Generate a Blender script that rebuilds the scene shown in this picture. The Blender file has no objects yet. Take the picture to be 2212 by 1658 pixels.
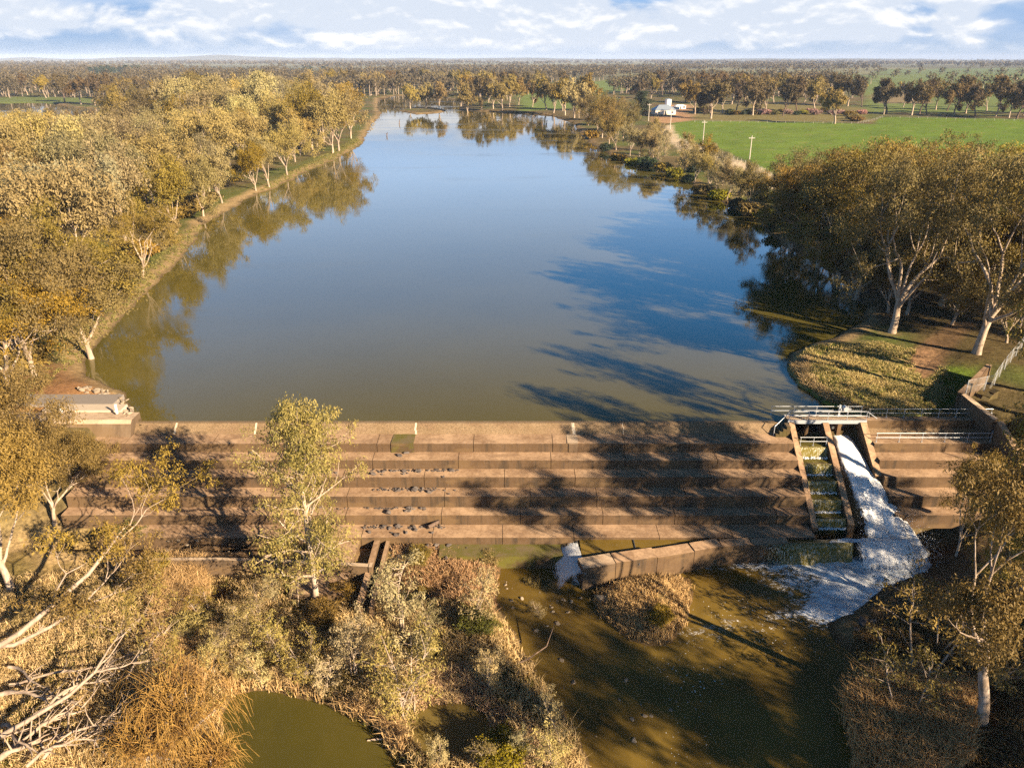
import bpy, math, random
import numpy as np
R=math.radians
S=bpy.context.scene
COL=S.collection
random.seed(7)
# ------------------------------------------------------------------ camera geometry (used to set out real positions on the ground)
F=1682.;CX=1105.5;CY=829.;PITCH=math.atan(704/1682.);CAMH=38.
_c,_s=math.cos(PITCH),math.sin(PITCH)
def P(u,v,z=0.):
    dx=(u-CX)/F;dy=-(v-CY)/F
    t=(z-CAMH)/(-_s+dy*_c)
    return (dx*t,(_c+dy*_s)*t,z)
def PP(pts,z=0.): return np.array([P(u,v,z)[:2] for u,v in pts])
def nrm(a): a=np.asarray(a,float); return a/(np.linalg.norm(a,axis=-1,keepdims=True)+1e-9)
# ------------------------------------------------------------------ numpy noise
def _h(i,j,s):
    n=(i.astype(np.int64)*374761393+j.astype(np.int64)*668265263+s*982451653)&0x7fffffff
    n=((n^(n>>13))*1274126177)&0x7fffffff
    return ((n^(n>>16))&0xffff)/65535.
def vn(x,y,s=0):
    x=np.asarray(x,float);y=np.asarray(y,float)
    i=np.floor(x);j=np.floor(y);a=x-i;b=y-j
    a=a*a*(3-2*a);b=b*b*(3-2*b)
    i=i.astype(np.int64);j=j.astype(np.int64)
    return (_h(i,j,s)*(1-a)+_h(i+1,j,s)*a)*(1-b)+(_h(i,j+1,s)*(1-a)+_h(i+1,j+1,s)*a)*b
def fbm(x,y,s=0,o=4):
    t=0;amp=.5;f=1.
    for k in range(o):
        t=t+amp*vn(x*f,y*f,s+k*17);amp*=.5;f*=2.03
    return t/(1-.5**o)
def sdf(poly,x,y):
    """signed distance, negative inside"""
    p=np.asarray(poly,float);d=np.full(x.shape,1e18);ins=np.zeros(x.shape,bool)
    n=len(p)
    for i in range(n):
        a=p[i];b=p[(i+1)%n];e=b-a
        t=np.clip(((x-a[0])*e[0]+(y-a[1])*e[1])/(e@e+1e-12),0,1)
        d=np.minimum(d,(x-a[0]-t*e[0])**2+(y-a[1]-t*e[1])**2)
        c=((a[1]>y)!=(b[1]>y))&(x<(b[0]-a[0])*(y-a[1])/(b[1]-a[1]+1e-12)+a[0])
        ins^=c
    d=np.sqrt(d);return np.where(ins,-d,d)
def sm(x,a,b):
    t=np.clip((x-a)/(b-a),0,1);return t*t*(3-2*t)
def smooth_poly(p,it=2):
    p=np.asarray(p,float)
    for _ in range(it):
        q=np.roll(p,-1,0);p=np.stack([p*.75+q*.25,p*.25+q*.75],1).reshape(-1,2)
    return p
# ------------------------------------------------------------------ objects
def tag(o,label=None,cat=None,group=None,kind=None):
    if label:o['label']=label
    if cat:o['category']=cat
    if group:o['group']=group
    if kind:o['kind']=kind
    return o
def link(name,me,mat=None,parent=None,loc=None):
    o=bpy.data.objects.new(name,me);COL.objects.link(o)
    if mat is not None and not me.materials: me.materials.append(mat)
    if parent is not None:o.parent=parent
    if loc is not None:o.location=loc
    return o
def empty(name,loc=(0,0,0),rz=0,label=None,cat=None,group=None,scale=None):
    o=bpy.data.objects.new(name,None);COL.objects.link(o);o.location=loc;o.rotation_euler=(0,0,rz)
    o.empty_display_size=.3
    if scale is not None:o.scale=scale
    return tag(o,label,cat,group)
def mesh(name,v,f,smooth=False,attr=None,col=None):
    """v (n,3); f (m,k) array of quads or tris, or a list of such arrays"""
    v=np.asarray(v,np.float32);fs=f if isinstance(f,list) else [f]
    fs=[np.asarray(a,np.int32) for a in fs if len(a)]
    me=bpy.data.meshes.new(name)
    me.vertices.add(len(v));me.vertices.foreach_set('co',v.ravel())
    nl=sum(a.size for a in fs);nf=sum(len(a) for a in fs)
    me.loops.add(nl);me.polygons.add(nf)
    me.loops.foreach_set('vertex_index',np.concatenate([a.ravel() for a in fs]))
    tot=np.concatenate([np.full(len(a),a.shape[1],np.int32) for a in fs])
    st=np.concatenate([[0],np.cumsum(tot)[:-1]]).astype(np.int32)
    me.polygons.foreach_set('loop_start',st)
    me.polygons.foreach_set('use_smooth',np.full(nf,bool(smooth)))
    for k,a in (attr or {}).items():
        a=np.asarray(a,np.float32);dom='POINT' if len(a)==len(v) else 'FACE'
        at=me.attributes.new(k,'FLOAT',dom);at.data.foreach_set('value',a)
    if col is not None:
        at=me.attributes.new('Col','FLOAT_COLOR','POINT')
        c4=np.ones((len(v),4),np.float32);c4[:,:3]=col;at.data.foreach_set('color',c4.ravel())
    me.update(calc_edges=True);me.validate()
    return me
class MB:
    def __init__(s): s.v=[];s.f4=[];s.f3=[];s.n=0
    def add(s,v,f):
        f=np.asarray(f)+s.n;(s.f4 if f.shape[1]==4 else s.f3).append(f)
        s.v.append(np.asarray(v,float));s.n+=len(v)
    def box(s,x0,x1,y0,y1,z0,z1):
        v=[(x,y,z) for z in(z0,z1) for y in(y0,y1) for x in(x0,x1)]
        s.add(v,[(0,2,3,1),(4,5,7,6),(0,1,5,4),(2,6,7,3),(0,4,6,2),(1,3,7,5)])
    def tube(s,pts,rad,k=6,cap=True):
        pts=np.asarray(pts,float);n=len(pts);rad=np.broadcast_to(rad,(n,)).astype(float)
        t=nrm(np.gradient(pts,axis=0));ref=np.array([0,0,1.]) if abs(t[:,2]).mean()<.8 else np.array([1.,0,0])
        a=nrm(np.cross(t,ref));b=np.cross(t,a);th=np.arange(k)*2*np.pi/k
        v=pts[:,None]+rad[:,None,None]*(a[:,None]*np.cos(th)[None,:,None]+b[:,None]*np.sin(th)[None,:,None])
        i=np.arange(n-1)[:,None]*k;j=np.arange(k)[None];j2=(j+1)%k
        f=np.stack([i+j,i+j2,i+k+j2,i+k+j],-1).reshape(-1,4)
        s.add(v.reshape(-1,3),f)
        if cap and k==4: s.f4.append(np.array([[0,1,2,3],[n*4-1,n*4-2,n*4-3,n*4-4]])+s.n-n*4)
        elif cap:
            c=np.array([[0,j_,j_+1] for j_ in range(1,k-1)]+[[(n-1)*k,(n-1)*k+j_+1,(n-1)*k+j_] for j_ in range(1,k-1)])
            s.f3.append(c+s.n-n*k)
    def prism(s,poly,axis,a0,a1):
        """extrude a 2-D convex-ish outline along axis 'x','y' or 'z'"""
        n=len(poly)
        mk={'x':lambda p,a:(a,p[0],p[1]),'y':lambda p,a:(p[0],a,p[1]),'z':lambda p,a:(p[0],p[1],a)}[axis]
        v=[mk(p,a0) for p in poly]+[mk(p,a1) for p in poly]
        s.add(v,[(i,(i+1)%n,n+(i+1)%n,n+i) for i in range(n)])
        c=[[0,i,i+1] for i in range(1,n-1)]+[[n,n+i+1,n+i] for i in range(1,n-1)]
        s.f3.append(np.array(c)+s.n-2*n)
    def mesh(s,name,smooth=False):
        fs=[]
        if s.f4:fs.append(np.concatenate(s.f4))
        if s.f3:fs.append(np.concatenate(s.f3))
        return mesh(name,np.concatenate(s.v),fs,smooth)
    def build(s,name,mat,parent=None,smooth=False): return link(name,s.mesh(name,smooth),mat,parent)
# ------------------------------------------------------------------ materials
def newmat(name):
    m=bpy.data.materials.new(name);m.use_nodes=True;nt=m.node_tree
    for n in list(nt.nodes):nt.nodes.remove(n)
    return m,nt
def nd(nt,t,inp=None,**kw):
    n=nt.nodes.new(t)
    for k,v in kw.items(): setattr(n,k,v)
    for k,v in (inp or {}).items():
        s=n.inputs[k]
        if isinstance(v,bpy.types.NodeSocket): nt.links.new(v,s)
        else: s.default_value=v
    return n
def mth(nt,op,a,b=0.,c=None,clamp=False):
    i={0:a,1:b}
    if c is not None:i[2]=c
    return nd(nt,'ShaderNodeMath',i,operation=op,use_clamp=clamp).outputs[0]
def mixc(nt,f,a,b,blend='MIX'):
    n=nt.nodes.new('ShaderNodeMix');n.data_type='RGBA';n.blend_type=blend
    for k,v in ((0,f),(6,a),(7,b)):
        if isinstance(v,bpy.types.NodeSocket): nt.links.new(v,n.inputs[k])
        else: n.inputs[k].default_value=v if k==0 else ((*v,1.) if len(v)==3 else v)
    return n.outputs[2]
def ramp(nt,f,a,b):
    return nd(nt,'ShaderNodeMapRange',{0:f,1:a,2:b},interpolation_type='SMOOTHSTEP').outputs[0]
def noise(nt,vec,scale,detail=5,rough=.6,dist=0.):
    return nd(nt,'ShaderNodeTexNoise',{'Vector':vec,'Scale':scale,'Detail':detail,'Roughness':rough,'Distortion':dist}).outputs[0]
def pos(nt): return nd(nt,'ShaderNodeNewGeometry').outputs['Position']
def vmul(nt,v,s): return nd(nt,'ShaderNodeVectorMath',{0:v,1:s},operation='MULTIPLY').outputs[0]
def out(nt,sh): nd(nt,'ShaderNodeOutputMaterial',{0:sh})
def pbr(nt,col,rough=.8,spec=.3,bump=None,bs=.3,bd=.05,**kw):
    n=nd(nt,'ShaderNodeBsdfPrincipled',{'Roughness':rough,'Specular IOR Level':spec})
    s=n.inputs['Base Color']
    if isinstance(col,bpy.types.NodeSocket): nt.links.new(col,s)
    else: s.default_value=(*col,1)
    if bump is not None:
        b=nd(nt,'ShaderNodeBump',{'Height':bump,'Strength':bs,'Distance':bd});nt.links.new(b.outputs[0],n.inputs['Normal'])
    return n.outputs[0]
def simple(name,col,rough=.7,spec=.3,var=.3,scale=3.,metal=0):
    m,nt=newmat(name);p=pos(nt);n=noise(nt,p,scale,6)
    c=mixc(nt,n,tuple(x*(1-var) for x in col),tuple(min(1,x*(1+var)) for x in col))
    sh=pbr(nt,c,rough,spec,n,.3,.03);out(nt,sh)
    if metal: sh.node.inputs['Metallic'].default_value=metal
    return m
def leafmat(name,a,b,trans=.25,objvar=.5):
    """two real leaf colours, mixed leaf by leaf, clump by clump and tree by tree"""
    m,nt=newmat(name);tint=objvar>0
    v=nd(nt,'ShaderNodeAttribute',attribute_name='v').outputs['Fac']
    r=nd(nt,'ShaderNodeObjectInfo').outputs['Random']
    f=mth(nt,'ADD',mth(nt,'MULTIPLY',v,1-objvar),mth(nt,'MULTIPLY',r,objvar))
    c=mixc(nt,f,a,b)
    r2=mth(nt,'FRACT',mth(nt,'MULTIPLY',r,7.31))
    if tint: r3=mth(nt,'FRACT',mth(nt,'MULTIPLY',r,23.7))
    if tint: c=nd(nt,'ShaderNodeHueSaturation',{'Hue':mth(nt,'ADD',.486,mth(nt,'MULTIPLY',r2,.024)),'Saturation':mth(nt,'ADD',.82,mth(nt,'MULTIPLY',r3,.26)),'Value':mth(nt,'ADD',.84,mth(nt,'MULTIPLY',r3,.38)),'Color':c}).outputs[0]
    d=nd(nt,'ShaderNodeBsdfPrincipled',{'Base Color':c,'Roughness':.62,'Specular IOR Level':.25}).outputs[0]
    t=nd(nt,'ShaderNodeBsdfTranslucent',{'Color':c}).outputs[0]
    out(nt,nd(nt,'ShaderNodeMixShader',{0:trans,1:d,2:t}).outputs[0]);return m
LEAF_GOLD=leafmat('leaf_gold',(.115,.080,.013),(.29,.200,.036))
LEAF_PALE=leafmat('leaf_pale',(.165,.128,.040),(.37,.285,.095))
LEAF_DARK=leafmat('leaf_dark',(.12,.090,.016),(.31,.222,.042))
LEAF_BROWN=leafmat('leaf_brown',(.078,.055,.020),(.155,.108,.038))
LEAF_SILVER=leafmat('leaf_silver',(.26,.205,.075),(.54,.43,.18))
LEAF_GREEN=leafmat('leaf_green',(.085,.095,.010),(.22,.185,.022))
LEAF_CONIFER=leafmat('leaf_conifer',(.018,.035,.014),(.05,.07,.028))
LEAF_WATTLE=leafmat('leaf_wattle',(.35,.26,.02),(.55,.40,.05))
LEAF_PLUM=leafmat('leaf_plum',(.24,.13,.12),(.36,.22,.17))
def barkmat(name,a,b,c):
    m,nt=newmat(name);p=pos(nt)
    n1=noise(nt,vmul(nt,p,(1,1,.25)),2.2,6,.65);n2=noise(nt,vmul(nt,p,(1,1,.4)),9,5)
    col=mixc(nt,ramp(nt,n1,.38,.62),a,b);col=mixc(nt,ramp(nt,n2,.55,.75),col,c)
    out(nt,pbr(nt,col,.85,.2,n2,.5,.05));return m
BARK_PALE=barkmat('bark_pale',(.44,.35,.26),(.27,.20,.14),(.14,.095,.065))
BARK_GREY=barkmat('bark_grey',(.40,.32,.25),(.22,.16,.11),(.12,.085,.06))
BARK_DEAD=barkmat('bark_dead',(.37,.29,.22),(.27,.20,.145),(.15,.105,.075))
BARK_DARK=barkmat('bark_dark',(.16,.11,.08),(.09,.06,.045),(.05,.035,.025))
# ------------------------------------------------------------------ trees
def leaves(C,cr,n,l,w,rng,flat=.8,droop=1.1):
    """n leaf cards round every clump centre"""
    C=np.asarray(C);M=len(C);cr=np.broadcast_to(cr,(M,))
    idx=np.repeat(np.arange(M),n);N=len(idx)
    u=nrm(rng.normal(size=(N,3)))*(rng.random((N,1))**.45)
    sub=nrm(rng.normal(size=(M,5,3)))*.55                      # five sprays inside a clump
    u=u*.62+sub[idx,rng.integers(0,5,N)]
    u[:,2]*=flat
    p=C[idx]+u*cr[idx][:,None]
    a=nrm(np.array([0,0,-droop])+rng.normal(size=(N,3))*.75+nrm(u)*.35)
    nn=nrm(u)+np.array([0,0,.35])+rng.normal(size=(N,3))*.42
    s=nrm(np.cross(a,nn))
    L=l*rng.uniform(.6,1.25,(N,1));W=w*rng.uniform(.6,1.3,(N,1))
    v=np.stack([p-a*L*.5,p+s*W*.5-a*L*.08,p+a*L*.5,p-s*W*.5-a*L*.08],1).reshape(-1,3)
    f=np.arange(N*4).reshape(-1,4)
    cv=rng.random(M);val=np.clip(cv[idx]*.62+rng.random(N)*.38,0,1)
    return v,f,val
def rot_to(d,ang,az,rng):
    d=nrm(d);a=nrm(np.cross(d,[.3,.2,.9] if abs(d[2])<.9 else [1,0,0]));b=np.cross(d,a)
    return nrm(d*math.cos(ang)+(a*math.cos(az)+b*math.sin(az))*math.sin(ang))
def gum(seed,H,spread,fork=.28,levels=4,limbs=4,lean=(0,0),trunk=None,r0=None,open_=1.,k=6,low=True):
    """forked gum: list of branches and list of leaf clump centres"""
    rng=np.random.default_rng(seed);segs=[];tips=[]
    r0=r0 or H*.017
    def branch(p,d,L,r,lev):
        n=5 if lev<3 else 4;pts=[p];rad=[r]
        for i in range(n):
            d=nrm(d+rng.normal(0,.15,3)+np.array([0,0,.07]));p=p+d*L/n
            pts.append(p);rad.append(r*(1-.5*(i+1)/n))
        segs.append((np.array(pts),np.array(rad),lev))
        if lev>=levels:
            tips.append(p);tips.append(pts[2]);return
        if lev==levels-1: tips.append(p);tips.append(pts[2])
        if low and (2 if low is True else low)<=lev<=levels-2: tips.append(p);tips.append(pts[-2])
        kk=int(rng.integers(2,4));az=rng.random()*6.28
        for j in range(kk):
            q=pts[-1] if j==0 else pts[-1-int(rng.integers(0,2))]
            branch(q,rot_to(d,rng.uniform(.3,.85)*open_,az+j*6.28/kk+rng.normal(0,.4),rng),L*rng.uniform(.58,.8),rad[-1]*rng.uniform(.7,.95),lev+1)
    if trunk is None:
        n=6;p=np.zeros(3);d=nrm([lean[0],lean[1],1]);pts=[p-[0,0,.6]];rad=[r0*1.35]
        for i in range(n):
            d=nrm(d+rng.normal(0,.07,3));p=p+d*H*fork/n;pts.append(p);rad.append(r0*(1.1-.35*(i+1)/n))
    else:
        pts=[np.array(q,float) for q in trunk];n=len(pts)-1;rad=[r0*(1.2-.5*i/n) for i in range(n+1)];d=nrm(pts[-1]-pts[-2]);p=pts[-1]
    segs.append((np.array(pts),np.array(rad),0));az=rng.random()*6.28
    for j in range(limbs):
        q=pts[-1] if j<2 else pts[-1-int(rng.integers(0,3))]
        branch(q,rot_to(d,rng.uniform(.25,.75)*open_,az+j*6.28/limbs+rng.normal(0,.3),rng),H*rng.uniform(.24,.36),rad[-1]*rng.uniform(.55,.85),1)
    tips=np.array(tips)
    if trunk is None:
        ext=np.percentile(np.hypot(tips[:,0],tips[:,1]),92);sx=spread/ext;sz=H*.97/np.max(tips[:,2])
        for a,_,_ in segs: a*=np.array([sx,sx,sz])
        tips=tips*np.array([sx,sx,sz])
    return segs,tips,rng
def leader(seed,H,spread,f0=.2,nb=26,r0=None):
    """upright tree with one leading stem and side limbs"""
    rng=np.random.default_rng(seed);segs=[];tips=[];r0=r0 or H*.014
    n=14;pts=[np.array([0,0,-.5])];d=np.array([0,0,1.])
    for i in range(n):
        d=nrm(d+np.array([rng.normal(0,.07),rng.normal(0,.07),.25]));pts.append(pts[-1]+d*(H+.5)/n)
    pts=np.array(pts);rad=r0*np.linspace(1.2,.12,n+1);segs.append((pts,rad,0))
    for b in range(nb):
        t=f0+(.97-f0)*(b+rng.random())/nb;x=t*n;i=min(int(x),n-1);p=pts[i]+(pts[i+1]-pts[i])*(x-i)
        az=b*2.4+rng.normal(0,.4);L=spread*(1.15*math.sin(math.pi*(.18+.78*(t-f0)/(1-f0)))+.12)*rng.uniform(.65,1.15)
        d=nrm([math.cos(az),math.sin(az),rng.uniform(.35,1.0)]);q=[p]
        for s_ in range(4): d=nrm(d+rng.normal(0,.16,3)+[0,0,.05]);q.append(q[-1]+d*L/4)
        r=rad[i]*.5;segs.append((np.array(q),r*np.linspace(1,.3,5),1));tips+= [q[-1],q[3],q[2]]
        for s_ in range(3):
            d2=rot_to(d,rng.uniform(.4,1.),rng.random()*6.28,rng);q0=q[1+s_];e=q0+d2*L*.42
            segs.append((np.array([q0,(q0+e)/2+rng.normal(0,.08,3),e]),r*np.array([.5,.35,.2]),2));tips.append(e)
    return segs,np.array(tips),rng
class Proto:
    def __init__(s,kind,skel,leafm,barkm,n,l,w,cr,minr=0.,k=6,flat=.8,droop=1.1,thin=1.):
        segs,tips,rng=skel;b=MB()
        for p,r,lev in segs:
            if r.max()<minr: continue
            b.tube(p,np.maximum(r,.012),k if lev<2 else max(4,k-2),cap=False)
        s.kind=kind;s.trunk=b.mesh('trunk',True);s.trunk.materials.append(barkm)
        if thin<1: tips=tips[rng.random(len(tips))<thin]
        v,f,val=leaves(tips,cr*rng.uniform(.65,1.25,len(tips)),n,l,w,rng,flat,droop)
        s.crown=mesh('crown',v,f,attr={'v':val});s.crown.materials.append(leafm)
        s.H=float(v[:,2].max())
    def place(s,loc,rz,sc,label,group=None,cat='tree',kind=None,tilt=(0,0)):
        e=empty(kind or s.kind,loc,rz,label,cat,group);e.scale=sc if hasattr(sc,'__len__') else (sc,)*3
        e.rotation_euler=(tilt[0],tilt[1],rz)
        link('trunk',s.trunk,parent=e);link('crown',s.crown,parent=e);return e
# ------------------------------------------------------------------ camera, sun, sky
cam=bpy.data.cameras.new('camera');co=bpy.data.objects.new('camera',cam);COL.objects.link(co)
co.location=(0,0,CAMH);co.rotation_euler=(math.pi/2-PITCH,0,0)
cam.sensor_width=36;cam.lens=36*F/2211.;cam.clip_start=.5;cam.clip_end=90000;S.camera=co
SUN_EL=R(22.5);SUN_AZ=R(131)           # azimuth clockwise from +y
sd=np.array([math.sin(SUN_AZ)*math.cos(SUN_EL),math.cos(SUN_AZ)*math.cos(SUN_EL),math.sin(SUN_EL)])
from mathutils import Vector
sl=bpy.data.lights.new('sun','SUN');sl.energy=5.;sl.angle=R(.5);sl.color=(1,.80,.56)
so=bpy.data.objects.new('sun',sl);COL.objects.link(so);so.rotation_euler=Vector(sd).to_track_quat('Z','Y').to_euler();so.location=(60,-60,90)
W=bpy.data.worlds.new('World');S.world=W;W.use_nodes=True;nt=W.node_tree
for n in list(nt.nodes):nt.nodes.remove(n)
sky=nd(nt,'ShaderNodeTexSky',sky_type='NISHITA',sun_disc=False,sun_elevation=SUN_EL,sun_rotation=SUN_AZ,air_density=1.0,dust_density=.6,ozone_density=2.2)
tc=nd(nt,'ShaderNodeTexCoord').outputs['Generated']
sep=nd(nt,'ShaderNodeSeparateXYZ',{0:tc});dx,dy,dz=sep.outputs
az=mth(nt,'ARCTAN2',dx,dy);el=mth(nt,'ARCSINE',dz)
deg=57.29578
azd=mth(nt,'MULTIPLY',az,deg);eld=mth(nt,'MULTIPLY',el,deg)
# cloud field in azimuth / elevation, long flat banks
vec=nd(nt,'ShaderNodeCombineXYZ',{0:mth(nt,'MULTIPLY',azd,.17),1:mth(nt,'MULTIPLY',eld,.38),2:3.7}).outputs[0]
n1=noise(nt,vec,.95,8,.52,.25)
vec2=nd(nt,'ShaderNodeCombineXYZ',{0:mth(nt,'MULTIPLY',azd,.17),1:mth(nt,'MULTIPLY',mth(nt,'ADD',eld,.32),.38),2:3.7}).outputs[0]
n2=noise(nt,vec2,.95,8,.52,.25)
vec3=nd(nt,'ShaderNodeCombineXYZ',{0:mth(nt,'MULTIPLY',azd,.06),1:mth(nt,'MULTIPLY',eld,.22),2:9.1}).outputs[0]
n3=noise(nt,vec3,1.2,7,.6,.6)
bias=None
# (azimuth, elevation, half widths, weight) of the cloud banks seen above the horizon
BANKS=[(-9,3.2,6.5,1.5,.5),(1,2.1,5.2,1.6,.6),(6,1.6,4,.9,.42),(10,1.1,2.6,.55,.36),(-6,1.5,7,1.0,.34),(16.5,2.6,5.5,1.3,.5),(20,1.9,3,.6,.2),(27.2,1.9,1.0,.75,.34),(30,3.6,4,.6,.2),(24,3.4,3,.5,.14),
       (-25,2.6,8,1.2,.10),(-30,1.6,6,.6,.07),(-17,3.6,6,.7,.10)]
for a0,e0,wa,we,wt in BANKS:
    x=mth(nt,'DIVIDE',mth(nt,'SUBTRACT',azd,float(a0)),float(wa));y=mth(nt,'DIVIDE',mth(nt,'SUBTRACT',eld,float(e0)),float(we))
    g=mth(nt,'EXPONENT',mth(nt,'MULTIPLY',mth(nt,'ADD',mth(nt,'MULTIPLY',x,x),mth(nt,'MULTIPLY',y,y)),-1.))
    g=mth(nt,'MULTIPLY',g,wt);bias=g if bias is None else mth(nt,'ADD',bias,g)
lowfade=ramp(nt,eld,.05,.9);hifade=mth(nt,'SUBTRACT',1.,ramp(nt,eld,3.5,9.))
dens=mth(nt,'ADD',n1,bias)
cl=mth(nt,'MULTIPLY',mth(nt,'MULTIPLY',ramp(nt,dens,.51,.64),lowfade),hifade)
dens2=mth(nt,'ADD',n2,bias)
shade=ramp(nt,mth(nt,'SUBTRACT',dens,dens2),-.02,.09)        # lit upper edges, greyer bases
veil=mth(nt,'MULTIPLY',mth(nt,'MULTIPLY',ramp(nt,n3,.36,.72),mth(nt,'ADD',.36,mth(nt,'MULTIPLY',ramp(nt,azd,2.,-22.),.42))),hifade)
skyc=nd(nt,'ShaderNodeHueSaturation',{'Saturation':1.35,'Value':1.,'Color':sky.outputs[0]}).outputs[0]
# pale lavender-blue air near the horizon, deeper blue higher up
K=8.6
HORIZ=tuple(c*K for c in(.49,.61,.77))
skyc=mixc(nt,1.,skyc,(.35,.35,.35),'MULTIPLY')
up=mth(nt,'SUBTRACT',1.,ramp(nt,eld,16.,29.))
skyc=mixc(nt,mth(nt,'MULTIPLY',up,.92),skyc,(1.3,6.0,13.6))
skyc=mixc(nt,mth(nt,'SUBTRACT',1.,ramp(nt,eld,7.,17.)),skyc,(5.6,9.4,15.0))
skyc=mixc(nt,mth(nt,'SUBTRACT',1.,ramp(nt,eld,2.5,8.)),skyc,tuple(c*K for c in(.26,.45,.75)))
skyc=mixc(nt,mth(nt,'SUBTRACT',1.,ramp(nt,eld,-.5,2.2)),skyc,HORIZ)
skyc=mixc(nt,veil,skyc,tuple(c*K for c in(.78,.85,.97)))
cc=mixc(nt,shade,tuple(c*K for c in(.72,.79,.90)),tuple(c*K for c in(1.08,1.07,1.06)))
skyc=mixc(nt,mth(nt,'MULTIPLY',cl,.95),skyc,cc)
bg=nd(nt,'ShaderNodeBackground',{'Color':skyc,'Strength':.036})
nd(nt,'ShaderNodeOutputWorld',{0:bg.outputs[0]})
S.view_settings.view_transform='Standard';S.view_settings.look='None';S.view_settings.gamma=1;S.view_settings.exposure=1.74
S.view_settings.use_curve_mapping=False
cy=S.cycles
cy.max_bounces=5;cy.diffuse_bounces=2;cy.glossy_bounces=3;cy.transmission_bounces=3;cy.transparent_max_bounces=4;cy.volume_bounces=0
cy.use_denoising=False;cy.sample_clamp_indirect=4;cy.use_adaptive_sampling=False
cy.caustics_reflective=False;cy.caustics_refractive=False
# ------------------------------------------------------------------ plan of the place (metres; lake level z = 0)
DY=79.5
LOWZ=-9.2                                  # water level below the weir
left_shore=PP([(285,898),(262,850),(182,812),(176,785),(265,680),(300,645),(340,610),(375,570),(410,530),(440,482),(490,455),(540,425),(600,402),(650,375),(720,345),(780,312),(800,272),(822,246),(812,226),(818,212),(870,206),(950,208),(1000,222),(990,238),(1080,243),(1190,250),(1240,268),(1255,290),(1275,310)])
right_shore=PP([(1320,335),(1400,360),(1480,388),(1530,422),(1640,468),(1662,505),(1720,545),(1800,590),(1850,630),(1880,690),(1790,735),(1712,762),(1700,785),(1720,830),(1780,868),(1850,893)])
LAKE=np.concatenate([left_shore,right_shore,[(41,81.2),(41,76),(-42.4,76),(-42.4,80.2)]])
LAGOON=PP([(-330,236),(-100,224),(90,222),(160,232),(265,238),(300,246),(200,252),(60,252),(-60,262),(-330,275)])
ISLE=PP([(862,240),(880,234),(930,232),(962,238),(955,244),(900,247)])
RIVER=smooth_poly(PP([(1085,1196),(1230,1196),(1500,1225),(1700,1200),(1980,1170),(2000,1215),(1960,1250),(1868,1268),(1855,1310),(1778,1335),(1800,1385),(1880,1440),(1840,1480),(1812,1545),(1850,1660),(1850,1850),(1330,1850),(1285,1660),(1240,1570),(1180,1490),(1140,1420),(1085,1330),(1070,1285)],LOWZ),1)
RISLE=smooth_poly(PP([(1268,1292),(1300,1262),(1400,1240),(1490,1240),(1500,1300),(1462,1390),(1385,1398),(1310,1345)],LOWZ),1)
POND_A=smooth_poly(PP([(430,1750),(465,1640),(492,1505),(560,1490),(640,1500),(700,1522),(760,1547),(820,1582),(862,1640),(880,1750)],LOWZ),1)
POND_B=smooth_poly(PP([(885,1590),(905,1535),(950,1515),(1020,1520),(1068,1560),(1060,1615),(1000,1650),(930,1640)],LOWZ),1)
POND_C=smooth_poly(PP([(835,1258),(880,1258),(945,1268),(950,1290),(890,1300),(835,1290)],LOWZ),1)
POND_D=smooth_poly(PP([(458,1270),(490,1270),(492,1300),(455,1310)],LOWZ),1)
def grade(x,y):
    """natural ground before water is cut in: high upstream, low downstream"""
    n=fbm(x*.06,y*.06,3)-.5;n2=fbm(x*.35,y*.35,8)-.5
    up=.75+1.1*n+.35*n2
    dn=-8.35+1.3*n+.7*n2
    # right bank climbs away from the river
    bx=25+np.clip((y-40)/25,0,1)*13
    dn=dn+sm(x,bx,bx+30)*8.2
    dn=dn+sm(-x,52,80)*4.5
    t=sm(y,66.5,80.0)
    edge=sm(np.abs(x-5.3)-49.7,-.6,3.)                 # inside the weir keep the ground under the concrete
    g=dn*(1-t)+up*t
    und=-1.7+(np.minimum(y,79.5)-79.5)*.68
    ins=(1-edge)*((y<79.9)&(y>66.8))
    return np.where(ins>.02,np.minimum(g,und)*ins+g*(1-ins),g)
def water_mask(x,y):
    d=np.minimum(np.maximum(sdf(LAKE,x,y),-sdf(ISLE,x,y)),sdf(LAGOON,x,y))
    return d+(fbm(x*.25,y*.25,5)-.5)*2.2*np.clip(y/150,.5,2.)
def low_mask(x,y):
    d=np.maximum(sdf(RIVER,x,y),-sdf(RISLE,x,y))
    for p in (POND_A,POND_B,POND_C,POND_D): d=np.minimum(d,sdf(p,x,y))
    return d+(fbm(x*.9,y*.9,15)-.5)*.9
def height(x,y):
    g=grade(x,y)
    m=y>79.0
    d=np.full(x.shape,1e3);d[m]=water_mask(x[m],y[m])
    bank=np.minimum(g,d*.28+.02);g=np.where((d<6)&m,np.where(d<0,np.maximum(d*.3,-2.5),np.minimum(g,bank+.12*(d>0))),g)
    q=(y<72)&(np.abs(x)<60)
    e=np.full(x.shape,1e3);e[q]=low_mask(x[q],y[q])
    g=np.where(e<4,np.where(e<0,LOWZ+np.maximum(e*.4,-.9),np.minimum(g,LOWZ+.05+e*.45)),g)
    return g,d,e
def ground_z(x,y):
    g,_,_=height(np.array([[float(x)]]),np.array([[float(y)]]));return float(g[0,0])
def ground_zs(x,y):
    g,_,_=height(np.asarray(x)[None],np.asarray(y)[None]);return g[0]
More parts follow.
